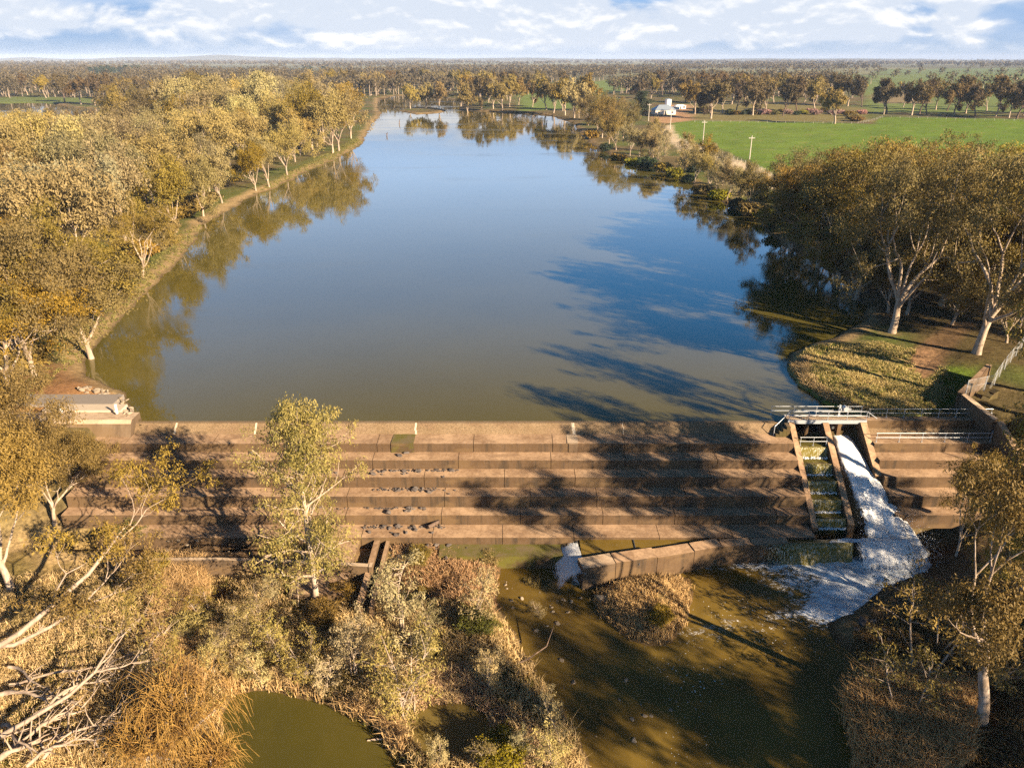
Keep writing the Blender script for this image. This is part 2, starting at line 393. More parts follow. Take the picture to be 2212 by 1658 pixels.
# far fields and tracks, as outlines on the ground
PADDOCK=PP([(1462,300),(1452,264),(1500,261),(1720,263),(1890,268),(1900,252),(2260,258),(2700,270),(3000,420),(2230,470),(1800,420),(1690,392),(1610,345),(1540,315)],1)
FIELDS=[(PP([(1850,243),(1880,210),(1840,190),(1860,162),(2300,158),(2500,200),(2400,242)],1),(.15,.19,.05)),
 (PP([(188,162),(262,160),(262,180),(205,182)],1),(.16,.22,.05)),(PP([(628,158),(690,153),(690,170),(635,172)],1),(.15,.21,.06)),
 (PP([(1120,205),(1150,182),(1270,176),(1360,172),(1390,188),(1290,205),(1260,232),(1130,240)],1),(.15,.20,.05)),
 (PP([(1350,172),(1430,170),(1420,188),(1360,190)],1),(.30,.25,.13)),(PP([(1880,206),(1900,196),(1990,196),(2010,222),(1900,224)],1),(.24,.18,.09)),
 (PP([(1390,158),(1560,155),(1860,158),(1840,172),(1500,172)],1),(.17,.20,.07)),(PP([(1900,150),(2300,146),(2300,160),(1880,161)],1),(.14,.18,.06)),
 (PP([(1490,262),(1480,228),(1560,222),(1700,225),(1860,232),(1880,262)],1),(.19,.16,.06)),(PP([(1405,262),(1420,228),(1490,225),(1492,258),(1450,265)],1),(.40,.24,.13)),
 (PP([(-100,212),(60,208),(260,214),(260,222),(0,222)],1),(.14,.17,.045)),(PP([(440,205),(560,190),(520,215)],1),(.14,.17,.045)),
 (PP([(0,118),(60,118),(60,121),(0,121)],1),(.3,.3,.2)),(PP([(-200,131),(90,131),(200,134),(40,137),(-200,137)],1),(.26,.24,.14)),(PP([(700,130),(1000,129.5),(1000,132),(700,133)],1),(.2,.2,.1))]
TRACK=PP([(1445,270),(1462,300),(1500,315),(1570,340),(1640,365),(1690,392),(1690,415),(1640,395),(1560,365),(1490,335),(1455,310),(1430,285)],.8)
def build_ground():
    ys=np.concatenate([np.linspace(-60,34,24),np.geomspace(35,140,210)[0:],np.geomspace(140.8,1100,230),np.geomspace(1120,15000,50)])
    ts=np.linspace(-1.25,1.25,520)
    Y,T=np.meshgrid(ys,ts,indexing='ij');X=T*(np.maximum(Y,38)+14)
    g,d,e=height(X,Y)
    g=np.where(Y>1500,.5,g)
    far=sm(Y,600,2500)
    n=fbm(X*.05,Y*.05,21);n2=fbm(X*.4,Y*.4,22);n3=fbm(X*.015,Y*.015,23)
    c=np.zeros(X.shape+(3,))
    def put(mask,col):
        c[...]=c*(1-mask[...,None])+np.array(col)*mask[...,None]
    put(np.ones_like(X),(.125,.095,.042))
    put(sm(n,.42,.62),(.10,.115,.028))                    # short grass
    put(sm(n2,.52,.7)*.7,(.20,.145,.07))
    put(far*.9,(.12,.115,.05));put(sm(Y,1000,1500)*sm(fbm(X*.0016,Y*.0008,29),.45,.55),(.21,.20,.10))
    wet=(1-sm(d,0.,3.))*(Y>79)
    put((1-sm(d,3.,9.+6*n))*(Y>79)*(X<0)*(Y<520)*.85,(.115,.125,.028))
    put((1-sm(d+1.6*(n2-.5),1.8,4.2))*(Y>79)*.9,(.30,.205,.105))
    put((1-sm(d,-.2,.6))*(Y>79),(.10,.07,.035))
    # low ground below the weir: dry grass, bare earth, wet mud by the stream
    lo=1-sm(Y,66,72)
    put(lo,(.46,.32,.155));put(lo*sm(n2,.45,.62),(.27,.19,.075));put(lo*sm(n,.5,.66)*.8,(.16,.125,.036))
    put(lo*(1-sm(e,.2,1.4)),(.13,.085,.04))
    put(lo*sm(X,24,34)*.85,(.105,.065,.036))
    s=sdf(PP([(262,1195),(330,1080),(600,1090),(800,1130),(760,1215),(300,1210)],-7.4),X,Y);put((1-sm(s,-.5,1.))*.95,(.27,.17,.095))
    # orange earth and pale peninsula
    s=sdf(PP([(20,870),(90,835),(170,825),(235,845),(262,868),(250,885),(40,890)],.9),X,Y);put((1-sm(s,-.4,.8)),(.44,.235,.10))
    s=sdf(PP([(-150,800),(0,745),(110,790),(180,830),(60,860),(-150,880)],.9),X,Y);put((1-sm(s,-1,3.))*.9,(.22,.115,.055))
    s=sdf(PP([(1705,790),(1760,745),(1900,742),(1990,770),(2040,830),(1985,895),(1850,893),(1740,850)],.6),X,Y);m=1-sm(s,-.5,1.2)
    put(m,(.42,.33,.12));put(m*sm(fbm(X*.16,Y*.16,27),.48,.58),(.16,.19,.025));put(m*sm(fbm(X*.5,Y*.5,28),.56,.66)*.8,(.26,.17,.09))
    s=sdf(PP([(1955,770),(2060,690),(2110,690),(2040,770),(2030,810),(1990,830)],.8),X,Y);put((1-sm(s,-.6,1.))*.95,(.33,.19,.105))
    s=sdf(PP([(1990,830),(2050,790),(2110,790),(2060,870),(1990,892)],.8),X,Y);put((1-sm(s,-.6,1.))*.9,(.12,.18,.02))
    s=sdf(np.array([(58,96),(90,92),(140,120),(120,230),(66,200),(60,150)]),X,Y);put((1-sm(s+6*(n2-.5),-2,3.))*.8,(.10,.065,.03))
    for p,col in FIELDS:
        s=sdf(p,X,Y);put((1-sm(s+(n-.5)*14,-3,5))*(Y>200),col)
    s=sdf(PADDOCK,X,Y);pm=(1-sm(s+(n-.5)*3,-1.5,1.5))*(Y>200)
    put(pm,(.13,.205,.018));put(pm*sm(n3,.45,.62)*.6,(.15,.215,.03));put(pm*sm(n2,.55,.75)*.35,(.16,.18,.04));put(pm*(.5+.5*np.sin((Y+.12*X)*.9+3*n))*sm(fbm(X*.03,Y*.03,24),.4,.6)*.45,(.10,.15,.02));put(pm*(np.abs(((Y+.35*X)%46)-23)<.8)*.5,(.24,.22,.08))
    s=sdf(TRACK,X,Y);put((1-sm(s-1.5+(n2-.5)*4,-1.5,1.))*(Y>200),(.58,.46,.31))
    i=np.arange(len(ys)-1)[:,None]*len(ts);j=np.arange(len(ts)-1)[None]
    f=np.stack([i+j,i+j+1,i+len(ts)+j+1,i+len(ts)+j],-1).reshape(-1,4)
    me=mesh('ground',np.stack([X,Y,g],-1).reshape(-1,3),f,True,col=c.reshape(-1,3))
    m,nt=newmat('ground')
    a=nd(nt,'ShaderNodeAttribute',attribute_name='Col').outputs['Color'];p=pos(nt)
    q=noise(nt,p,1.6,8,.72);q2=noise(nt,p,.09,5,.6);q3=noise(nt,p,7,4,.7)
    k=mth(nt,'ADD',mth(nt,'MULTIPLY',ramp(nt,q,.25,.75),.75),mth(nt,'ADD',mth(nt,'MULTIPLY',q2,.5),mth(nt,'MULTIPLY',q3,.4)))
    col=mixc(nt,1.,a,nd(nt,'ShaderNodeCombineXYZ',{0:k,1:k,2:mth(nt,'MULTIPLY',k,.97)}).outputs[0],'MULTIPLY')
    out(nt,pbr(nt,col,.95,.1,q,.6,.25))
    return tag(link('ground',me,m),'grassy and earthy ground around the lake and stream','ground',kind='structure')
GROUND=build_ground()
def watermat(name,body,rough,wscale,bump,foam=False,body2=None):
    m,nt=newmat(name);p=pos(nt)
    b1=noise(nt,vmul(nt,p,(1,.55,1)),wscale,4,.55);b2=noise(nt,vmul(nt,p,(1,.4,1)),wscale*.12,3,.5)
    h=mth(nt,'ADD',mth(nt,'MULTIPLY',b1,.5),b2)
    big=noise(nt,p,.16 if foam else .035,6,.6)
    col=mixc(nt,ramp(nt,big,.3,.7),body,body2 or tuple(x*1.12 for x in body))
    ps=pbr(nt,col,rough,.5,h,bump,.12);ps.node.inputs['IOR'].default_value=1.33
    if not foam and wscale<1.15:
        rl=ramp(nt,noise(nt,vmul(nt,p,(.012,.045,1)),1.,5,.6,.8),.50,.66);nt.links.new(mth(nt,'ADD',rough*.7,mth(nt,'MULTIPLY',rl,.085)),ps.node.inputs['Roughness'])
    if foam:
        fa=nd(nt,'ShaderNodeAttribute',attribute_name='foam').outputs['Fac']
        fn=noise(nt,vmul(nt,p,(.75,1.3,1.)),1.2,9,.68,1.4);fn2=noise(nt,p,5.5,6,.7,.6)
        vo=nd(nt,'ShaderNodeTexVoronoi',{'Vector':p,'Scale':2.6,'Randomness':1.}).outputs['Distance']
        fx_=mth(nt,'ADD',mth(nt,'MULTIPLY',mth(nt,'SUBTRACT',mth(nt,'ADD',mth(nt,'MULTIPLY',fn,.68),mth(nt,'MULTIPLY',fn2,.32)),.5),2.6),.5)
        th_=mth(nt,'SUBTRACT',1.02,mth(nt,'MULTIPLY',fa,1.0))
        fm=ramp(nt,fx_,mth(nt,'SUBTRACT',th_,.12),mth(nt,'ADD',th_,.22))
        sp=mth(nt,'MULTIPLY',mth(nt,'LESS_THAN',vo,mth(nt,'MULTIPLY',nd(nt,'ShaderNodeAttribute',attribute_name='fleck').outputs['Fac'],.17)),mth(nt,'GREATER_THAN',fn,.46))
        fm=mth(nt,'MAXIMUM',fm,sp)
        wc=mixc(nt,ramp(nt,fn,.36,.6),(.50,.60,.70),(.92,.91,.89))
        ws=pbr(nt,wc,.75,.2,fn2,.6,.15)
        ps=nd(nt,'ShaderNodeMixShader',{0:fm,1:ps,2:ws}).outputs[0]
    out(nt,ps);return m
WATER=watermat('lake_water',(.084,.069,.015),.042,1.1,.06)
def sheet(name,poly,z,mat,label):
    v=[(x,y,z) for x,y in poly];me=bpy.data.meshes.new(name);me.from_pydata(v,[],[list(range(len(v)))]);me.update()
    return tag(link(name,me,mat),label,'water',kind='structure')
def rect_water(name,x0,x1,y0,y1,z,mat,label):
    me=mesh(name,[(x0,y0,z),(x1,y0,z),(x1,y1,z),(x0,y1,z)],np.array([[0,1,2,3]]))
    return tag(link(name,me,mat),label,'water',kind='structure')
me=mesh('lake_water',[(-41.9,79.62,-.04),(40.6,79.62,-.04),(75,110,-.04),(80,200,-.04),(80,400,-.04),(60,960,-.04),(-130,960,-.04),(-120,500,-.04),(-85,300,-.04),(-85,150,-.04),(-70,100,-.04),(-50,84,-.04)],[np.array([[0,1,2,3,4,5,6,7,8,9,10,11]])])
tag(link('lake_water',me,WATER),'calm olive and blue water of the lake held by the weir','water',kind='structure')
rect_water('lagoon_water',-620,-240,500,860,-.05,WATER,'second stretch of water beyond the left bank trees')
# ------------------------------------------------------------------ river below the weir
def build_river():
    xs=np.arange(-9,44,.22);ys=np.arange(33,68.2,.22);X,Y=np.meshgrid(xs,ys)
    fall=P(1890,1225,LOWZ)[:2];w0=P(1700,1205,LOWZ)[:2];w1=P(1980,1215,LOWZ)[:2]
    def seg(a,b):
        a=np.array(a);b=np.array(b);e=b-a;t=np.clip(((X-a[0])*e[0]+(Y-a[1])*e[1])/(e@e),0,1);return np.hypot(X-a[0]-t*e[0],Y-a[1]-t*e[1])
    d1=seg(P(1790,1215,LOWZ)[:2],P(1960,1220,LOWZ)[:2])
    d2=seg(P(1960,1225,LOWZ)[:2],P(1800,1320,LOWZ)[:2])
    d3=seg(P(1500,1225,LOWZ)[:2],P(1760,1215,LOWZ)[:2])
    d4=seg(P(1830,1315,LOWZ)[:2],P(1490,1370,LOWZ)[:2])
    d5=seg(P(1245,1195,LOWZ)[:2],P(1250,1255,LOWZ)[:2])
    d6=seg(P(1700,1255,LOWZ)[:2],P(1840,1265,LOWZ)[:2])
    foam=1.1*np.exp(-(d1/2.5)**2)+1.0*np.exp(-(d2/2.3)**2)+.42*np.exp(-(d3/1.3)**2)+.36*np.exp(-(d4/2.2)**2)+1.*np.exp(-(d5/.8)**2)+.52*np.exp(-(d6/2.6)**2)
    foam=np.clip(foam+(fbm(X*.5,Y*.9,31)-.5)*.45*(foam>.08),0,1.)
    band=seg(P(1480,1380,LOWZ)[:2],P(1500,1650,LOWZ)[:2])
    fleck=np.clip(np.exp(-(d4/5.)**2)+.9*np.exp(-(band/4.)**2)+.7*np.exp(-(d2/7)**2)+.3*np.exp(-(d5/4)**2),0,1)*fbm(X*.3,Y*.3,41)*1.3
    z=LOWZ+foam**1.5*.7*(fbm(X*.8,Y*.8,33))+.03*fbm(X*1.5,Y*1.5,34)
    n=len(xs);i=np.arange(len(ys)-1)[:,None]*n;j=np.arange(n-1)[None]
    f=np.stack([i+j,i+j+1,i+n+j+1,i+n+j],-1).reshape(-1,4)
    me=mesh('river_water',np.stack([X,Y,z],-1).reshape(-1,3),f,True,attr={'foam':foam.ravel(),'fleck':fleck.ravel()})
    m=watermat('river_water',(.105,.066,.012),.09,1.6,.25,True,(.185,.122,.024))
    return tag(link('river_water',me,m),'olive river water with white foam below the weir','water',kind='structure')
build_river()
PONDM=watermat('pond_water',(.060,.052,.010),.06,1.2,.05,False,(.095,.075,.014))
def grow(p,k): c=p.mean(0);return c+(p-c)*k
sheet('pond_water',grow(POND_A,1.10),LOWZ+.02,PONDM,'still olive pond at the lower left below the weir')
sheet('small_pond_water',grow(POND_B,1.12),LOWZ+.06,watermat('small_pond',(.13,.095,.026),.06,1.2,.05),'small round brown pond beside the larger pond')
rect_water('puddle_water',-14,-5,55.5,61,LOWZ+.03,PONDM,'brown puddle behind the saplings below the weir')
# ------------------------------------------------------------------ stepped weir
def concrete(name,a,b,stain=.85,moss=0.,speck=0.):
    m,nt=newmat(name);p=pos(nt);nz=nd(nt,'ShaderNodeSeparateXYZ',{0:nd(nt,'ShaderNodeNewGeometry').outputs['Normal']}).outputs[2]
    n1=noise(nt,p,.45,7,.62);n2=noise(nt,p,3.,7,.7);n3=noise(nt,vmul(nt,p,(1.,.2,.10)),1.1,6,.68,.4);n4=noise(nt,p,14,4,.6)
    c=mixc(nt,ramp(nt,mth(nt,'ADD',mth(nt,'MULTIPLY',n1,.55),mth(nt,'MULTIPLY',n2,.45)),.36,.64),a,b)
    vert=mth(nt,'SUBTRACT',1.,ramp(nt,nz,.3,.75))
    c=mixc(nt,mth(nt,'MULTIPLY',vert,.88),c,(.066,.039,.018))                      # upright faces darker brown than flat tops
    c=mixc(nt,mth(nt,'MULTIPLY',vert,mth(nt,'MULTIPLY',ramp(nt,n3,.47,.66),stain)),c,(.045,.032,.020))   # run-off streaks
    c=mixc(nt,mth(nt,'MULTIPLY',vert,mth(nt,'MULTIPLY',ramp(nt,n3,.30,.40),-.45)),c,(.30,.20,.11))
    n5=noise(nt,vmul(nt,p,(.22,.02,.5)),1.,4,.6);c=mixc(nt,mth(nt,'MULTIPLY',vert,mth(nt,'MULTIPLY',ramp(nt,n5,.50,.60),.55)),c,(.15,.095,.045))
    n6=noise(nt,vmul(nt,p,(.3,.8,.5)),1.,5,.65)
    flat=mth(nt,'SUBTRACT',1.,vert)
    c=mixc(nt,mth(nt,'MULTIPLY',flat,mth(nt,'MULTIPLY',ramp(nt,n6,.52,.64),.55)),c,(.20,.125,.075))
    c=mixc(nt,mth(nt,'MULTIPLY',flat,mth(nt,'MULTIPLY',ramp(nt,n2,.58,.72),.5)),c,(.13,.085,.05))
    if moss: c=mixc(nt,mth(nt,'MULTIPLY',ramp(nt,n1,.38,.6),moss),c,(.10,.095,.012))
    if speck: c=mixc(nt,mth(nt,'MULTIPLY',ramp(nt,n4,.44,.62),speck),c,(.055,.040,.016))
    out(nt,pbr(nt,c,.88,.25,mth(nt,'ADD',n2,mth(nt,'MULTIPLY',n4,.5)),.5,.05));return m
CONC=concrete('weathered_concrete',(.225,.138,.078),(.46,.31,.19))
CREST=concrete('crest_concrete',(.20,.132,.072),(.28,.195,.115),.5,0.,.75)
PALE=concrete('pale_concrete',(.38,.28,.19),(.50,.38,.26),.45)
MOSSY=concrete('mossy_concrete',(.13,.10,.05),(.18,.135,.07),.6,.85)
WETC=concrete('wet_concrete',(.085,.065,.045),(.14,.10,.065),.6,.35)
JOINT=simple('joint_mortar',(.50,.42,.31),.8,.2,.25,5)
STEEL=simple('galvanised_steel',(.45,.47,.49),.42,.5,.12,6,.35)
DARKST=simple('dark_steel',(.07,.075,.08),.6,.4,.3,6)
RUST=simple('rusty_steel',(.20,.085,.04),.85,.2,.4,5)
weir=empty('stepped_weir',(0,79,0),0,'long stepped concrete weir holding back the lake','weir')
def rel(mb,name,mat,parent=weir,smooth=False):
    me=mb.mesh(name,smooth);me.transform(__import__('mathutils').Matrix.Translation(-Vector(parent.matrix_world.translation if parent.parent else parent.location)))
    return link(name,me,mat,parent)
NOSE=[(76.1,-.92),(74.3,-2.02),(72.6,-3.12),(70.8,-4.42),(69.3,-5.76),(67.0,-6.95)]   # (front y, tread z)
def steps_for(x0,x1,parent,mat,nsteps=6,crest=True):
    if crest:
        m=MB();m.prism([(79.9,-2.5),(79.9,0),(79.35,.01),(78.35,-.93),(78.35,-2.5)],'x',x0,x1);rel(m,'crest',CREST,parent)
    yb=78.35
    for k,(yf,z) in enumerate(NOSE[:nsteps]):
        zb=NOSE[k+1][1]-.4 if k+1<len(NOSE) else z-1.4
        m=MB();zs=-.06
        # several bays with their own slight settlement
        x=x0;rr=random.Random(k*7+int(x0))
        while x<x1-.01:
            xe=min(x1,x+rr.uniform(7,11)) if x1-x>13 else x1
            dz=rr.uniform(-.012,.012)
            m.prism([(yb-.002*k,zb),(yb-.002*k,z+.05+dz),(yf,z+dz),(yf,zb)],'x',x+.03,xe-.03);x=xe
        rel(m,'step',mat,parent);yb=yf
XL=-46.8;XR=30.9
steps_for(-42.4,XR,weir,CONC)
# left run of steps below the abutment block
m=MB()
for k,(yf,z) in enumerate(NOSE[:5]):
    m.prism([(78.35 if k==0 else NOSE[k-1][0],NOSE[k+1][1]-.4),(78.35 if k==0 else NOSE[k-1][0],z+.05),(yf,z),(yf,NOSE[k+1][1]-.4)],'x',XL,-42.41)
rel(m,'side_steps',CONC)
# pale mortar joints down the crest face
for u in (380,553,898,1238,1345):
    x=P(u,924,-.45)[0];m=MB();w=.10 if u<1240 else .03
    if u==1238: w=.17
    rr=random.Random(u);q=[(79.36,.016),(79.0,-.32),(78.7,-.6),(78.345,-.93)]
    for a,b in zip(q[:-1],q[1:]):
        o0=rr.uniform(-.05,.05);m.prism([(a[0],a[1]+.02),(a[0],a[1]-.1),(b[0],b[1]-.1),(b[0]-.02,b[1]+.02)],'x',x-w+o0,x+w+o0)
    rel(m,'joint_strip',JOINT)
m=MB();m.box(P(1238,945,-.9)[0]-.75,P(1238,945,-.9)[0]+.45,76.09,78.3,-.93,-.855);m.box(P(1238,945,-.9)[0]-.6,P(1238,945,-.9)[0]+.4,76.02,76.094,-2.0,-.93);rel(m,'patched_strip',PALE)
m=MB();m.box(P(848,945,-.9)[0],P(896,945,-.9)[0],76.06,78.33,-.91,-.862);m.box(P(848,945,-.9)[0],P(896,945,-.9)[0],76.0,76.095,-2.0,-.91);rel(m,'mossy_strip',MOSSY)
# lower apron slabs and ledge
m=MB();m.box(P(950,1175,-7.6)[0],P(1232,1175,-7.6)[0],64.9,66.99,-9.5,-7.75);rel(m,'mossy_ledge',MOSSY)
m=MB();m.box(-20.5,-15.5,58.5,66.99,-9.5,-7.35);rel(m,'apron_slab',CONC)
m=MB();m.box(P(800,1200,-7.4)[0],P(812,1200,-7.4)[0],57.0,66.9,-9.4,-7.2);m.box(P(826,1200,-7.4)[0],P(834,1200,-7.4)[0],56.5,66.9,-9.4,-7.28);rel(m,'channel_wall',CONC)
# right-hand apron below the steps, wet
m=MB();a0=P(1244,1160,-7.2)[0]
m.prism([(a0,66.98),(XR+9,66.98),(XR+9,66.4),(P(1705,1165,-7)[0],66.2),(P(1560,1172,-6.9)[0],66.),(P(1420,1193,-6.8)[0],64.6),(P(1262,1220,-7.)[0]+.3,62.8)],'z',-9.6,-7.28);rel(m,'wet_apron',WETC)
m=MB();m.box(P(1365,1160,-7.2)[0],P(1365,1160,-7.2)[0]+.08,62.8,66.9,-7.3,-7.1);rel(m,'apron_joint',DARKST)
# end sill, a heavy crooked beam of cast blocks
sill=empty('end_sill',P(1450,1200,-8),0,'heavy sloping concrete sill ending the apron beside the foaming stream','sill')
pts=[P(1259,1228,-6.7),P(1330,1216,-6.7),P(1420,1203,-6.75),P(1500,1190,-6.8),P(1560,1180,-6.85),P(1625,1176,-6.9),P(1705,1172,-6.95)]
for k in range(len(pts)-1):
    a=np.array(pts[k]);b=np.array(pts[k+1]);d=nrm(b-a);nn=np.array([-d[1],d[0],0]);m=MB();w=1.6-.12*k;jz=[0,.05,-.04,.06,0,-.03][k]
    q=lambda p,s,z:(p[0]+nn[0]*s,p[1]+nn[1]*s,z)
    g=d*.03
    v=[q(a+g,0,-9.9),q(b-g,0,-9.9),q(b-g,w,-9.9),q(a+g,w,-9.9),q(a+g,0,a[2]+jz),q(b-g,0,b[2]+jz),q(b-g,w,b[2]+jz+.12),q(a+g,w,a[2]+jz+.12)]
    m.add(v,[(0,1,5,4),(1,2,6,5),(2,3,7,6),(3,0,4,7),(4,5,6,7)]);rel(m,'sill_block',PALE if k<1 else CONC,sill)
SILL_END=pts[-1]
# ------------------------------------------------------------------ fishway and sluice
fw=empty('fish_ladder',(33,74,-3),0,'pool and weir fish ladder with five little falls between concrete walls','fish ladder')
def pier(x0,x1,ys,ye,off,name,parent,mat=CONC):
    sl=lambda y:.25+off if y>78.6 else .25+off+(y-78.6)*.685
    m=MB();pr=[(80.2,-3),(80.2,.25+off),(78.6,.25+off),(ye,sl(ye)),(ye,-9.3),(74,-6)]
    n=len(pr);v=[(x0,)+p for p in pr]+[(x1,)+p for p in pr]
    m.add(v,[(i,(i+1)%n,n+(i+1)%n,n+i) for i in range(n)])
    tri=[(0,1,5),(1,2,5),(2,3,5),(3,4,5)]
    m.f3.append(np.array([(a,b,c) for a,b,c in tri]+[(n+a,n+c,n+b) for a,b,c in tri])+m.n-2*n)
    return rel(m,name,mat,parent)
pier(30.95,31.55,80.2,68.3,.15,'side_wall',fw);pier(34.75,35.4,80.2,68.6,.1,'side_wall',fw)
WFALL=[]
fx=[(78.4,-1.2),(76.4,-2.3),(74.6,-3.4),(72.8,-4.6),(71.0,-5.85),(69.3,-6.9)]
for k in range(5):
    y0,z0=fx[k];y1,z1=fx[k+1]
    m=MB();m.box(31.56,34.74,y1+.0,y1+.35,z1-2.2,z0-.35);rel(m,'baffle_wall',MOSSY,fw)
    m=MB();m.box(31.56,34.74,y1+.36,y0-.01,z1-2.2,z0-1.1);rel(m,'pool_floor',WETC,fw)
m=MB();m.box(31.56,34.74,78.42,79.6,-3,-1.7);rel(m,'pool_floor',WETC,fw)
POOL=watermat('pool_water',(.10,.085,.02),.10,3.,.25)
FALLM,nt=newmat('falling_water')
p=pos(nt);a=noise(nt,vmul(nt,p,(9,9,.7)),1.,5,.7)
w=pbr(nt,(.55,.56,.50),.55,.4,a,.6,.1);dk=pbr(nt,(.16,.13,.03),.12,.5)
sx_=nd(nt,'ShaderNodeSeparateXYZ',{0:p}).outputs[0];al=ramp(nt,mth(nt,'ADD',a,mth(nt,'MULTIPLY',mth(nt,'SUBTRACT',sx_,24.),.075)),.55,.85)
fw_=nd(nt,'ShaderNodeMixShader',{0:ramp(nt,a,.50,.70),1:dk,2:w}).outputs[0]
out(nt,nd(nt,'ShaderNodeMixShader',{0:al,1:nd(nt,'ShaderNodeBsdfTransparent').outputs[0],2:fw_}).outputs[0])
FOAMW,nt=newmat('white_water');p=pos(nt)
a=noise(nt,vmul(nt,p,(2.4,.35,.45)),1.,7,.62,.5);b=noise(nt,p,4,5,.6)
c=mixc(nt,ramp(nt,mth(nt,'ADD',mth(nt,'MULTIPLY',a,.86),mth(nt,'MULTIPLY',b,.14)),.34,.54),(.72,.78,.84),(.95,.94,.92))
d_=nd(nt,'ShaderNodeBsdfPrincipled',{'Base Color':c,'Roughness':.7,'Specular IOR Level':.3,'Subsurface Weight':0.}).outputs[0]
bb=nd(nt,'ShaderNodeBump',{'Height':a,'Strength':.35,'Distance':.2});nt.links.new(bb.outputs[0],d_.node.inputs['Normal'])
t_=nd(nt,'ShaderNodeBsdfTranslucent',{'Color':(.8,.86,.92,1)}).outputs[0]
out(nt,nd(nt,'ShaderNodeMixShader',{0:.15,1:d_,2:t_}).outputs[0])
FOAMS=FOAMW.copy();FOAMS.name='ragged_white_water';nt=FOAMS.node_tree;o_=[n for n in nt.nodes if n.type=='OUTPUT_MATERIAL'][0];src=o_.inputs[0].links[0].from_socket
p=pos(nt);ea=nd(nt,'ShaderNodeAttribute',attribute_name='edge').outputs['Fac'];na=noise(nt,vmul(nt,p,(3.,1.,.8)),1.6,7,.7,.4)
al=ramp(nt,mth(nt,'ADD',mth(nt,'MULTIPLY',mth(nt,'SUBTRACT',na,.5),2.4),ea),.18,.72)
o_2=nd(nt,'ShaderNodeMixShader',{0:al,1:nd(nt,'ShaderNodeBsdfTransparent').outputs[0],2:src}).outputs[0];nt.links.new(o_2,o_.inputs[0])
def wstuff(o,label): return tag(o,label,'water',kind='structure')
for k in range(5):
    y0,z0=fx[k];y1,z1=fx[k+1];m=MB()
    m.box(31.57,34.73,y1+.36,y0-.02,z0-.9,z0-.31);o=m.build('pool_water',POOL);wstuff(o,'shallow brown water in pool of the fish ladder')
    xs=np.linspace(31.6,34.7,26);zs=np.linspace(0,1,7);X,Z=np.meshgrid(xs,zs)
    rr=np.random.default_rng(k);Yy=y1-.03-.28*Z**.6-.05*rr.random(X.shape);zz=(z0-.29)*(1-Z)+(z1-.33 if k<4 else -7.1)*Z
    n=len(xs);i=np.arange(6)[:,None]*n;j=np.arange(n-1)[None]
    o=link('small_fall_water',mesh('small_fall_water',np.stack([X,Yy,zz],-1).reshape(-1,3),np.stack([i+j,i+j+1,i+n+j+1,i+n+j],-1).reshape(-1,4),True),FALLM);wstuff(o,'thin curtain of water over a fish ladder baffle')
    v=[];m=MB()
    for q in range(60):
        x=31.7+rr.random()*2.9;m.tube([(x,y1-.35-rr.random()*.35,(z1-.36 if k<4 else -7.1)),(x+.06,y1-.4-rr.random()*.3,(z1-.22 if k<4 else -7.)+rr.random()*.08)],[.08,.03],5)
    wstuff(m.build('foam_water',FOAMW),'white foam at the foot of a fish ladder fall')
sl_=empty('sluice',(37,74,-3),0,'concrete sluice chute pouring white water beside the fish ladder','sluice')
pier(38.95,39.65,80.2,73.2,.15,'side_wall',sl_)
m=MB();m.prism([(80,-9),(80,-1.2),(77.5,-1.9),(74.,-4.4),(70,-7.3),(70,-9)],'x',35.41,38.94);rel(m,'chute_floor',WETC,sl_)
m=MB();m.box(35.41,38.94,79.75,80.1,-.55,.45);m.box(31.56,34.74,79.75,80.1,-.3,.45);rel(m,'lintel_beam',CONC,sl_)

for a_,b_ in ((36.6,37.0),(33.0,33.35)):
    m=MB();m.box(a_,b_,78.9,79.7,-2.2,.4);rel(m,'gate_post',CONC,sl_)
m=MB();m.box(36.85,37.05,79.85,80.0,.4,2.0);m.box(37.0,38.2,79.75,80.05,1.35,1.6);m.tube([(37.9,79.9,.5),(37.9,79.9,1.8)],.05);m.tube([(37.55,79.6,1.6),(37.55,80.2,1.6)],.28,10);rel(m,'gate_winch',STEEL,sl_)
m=MB();m.box(35.45,38.9,80.12,80.25,-1.6,.3);rel(m,'gate_leaf',DARKST,sl_)
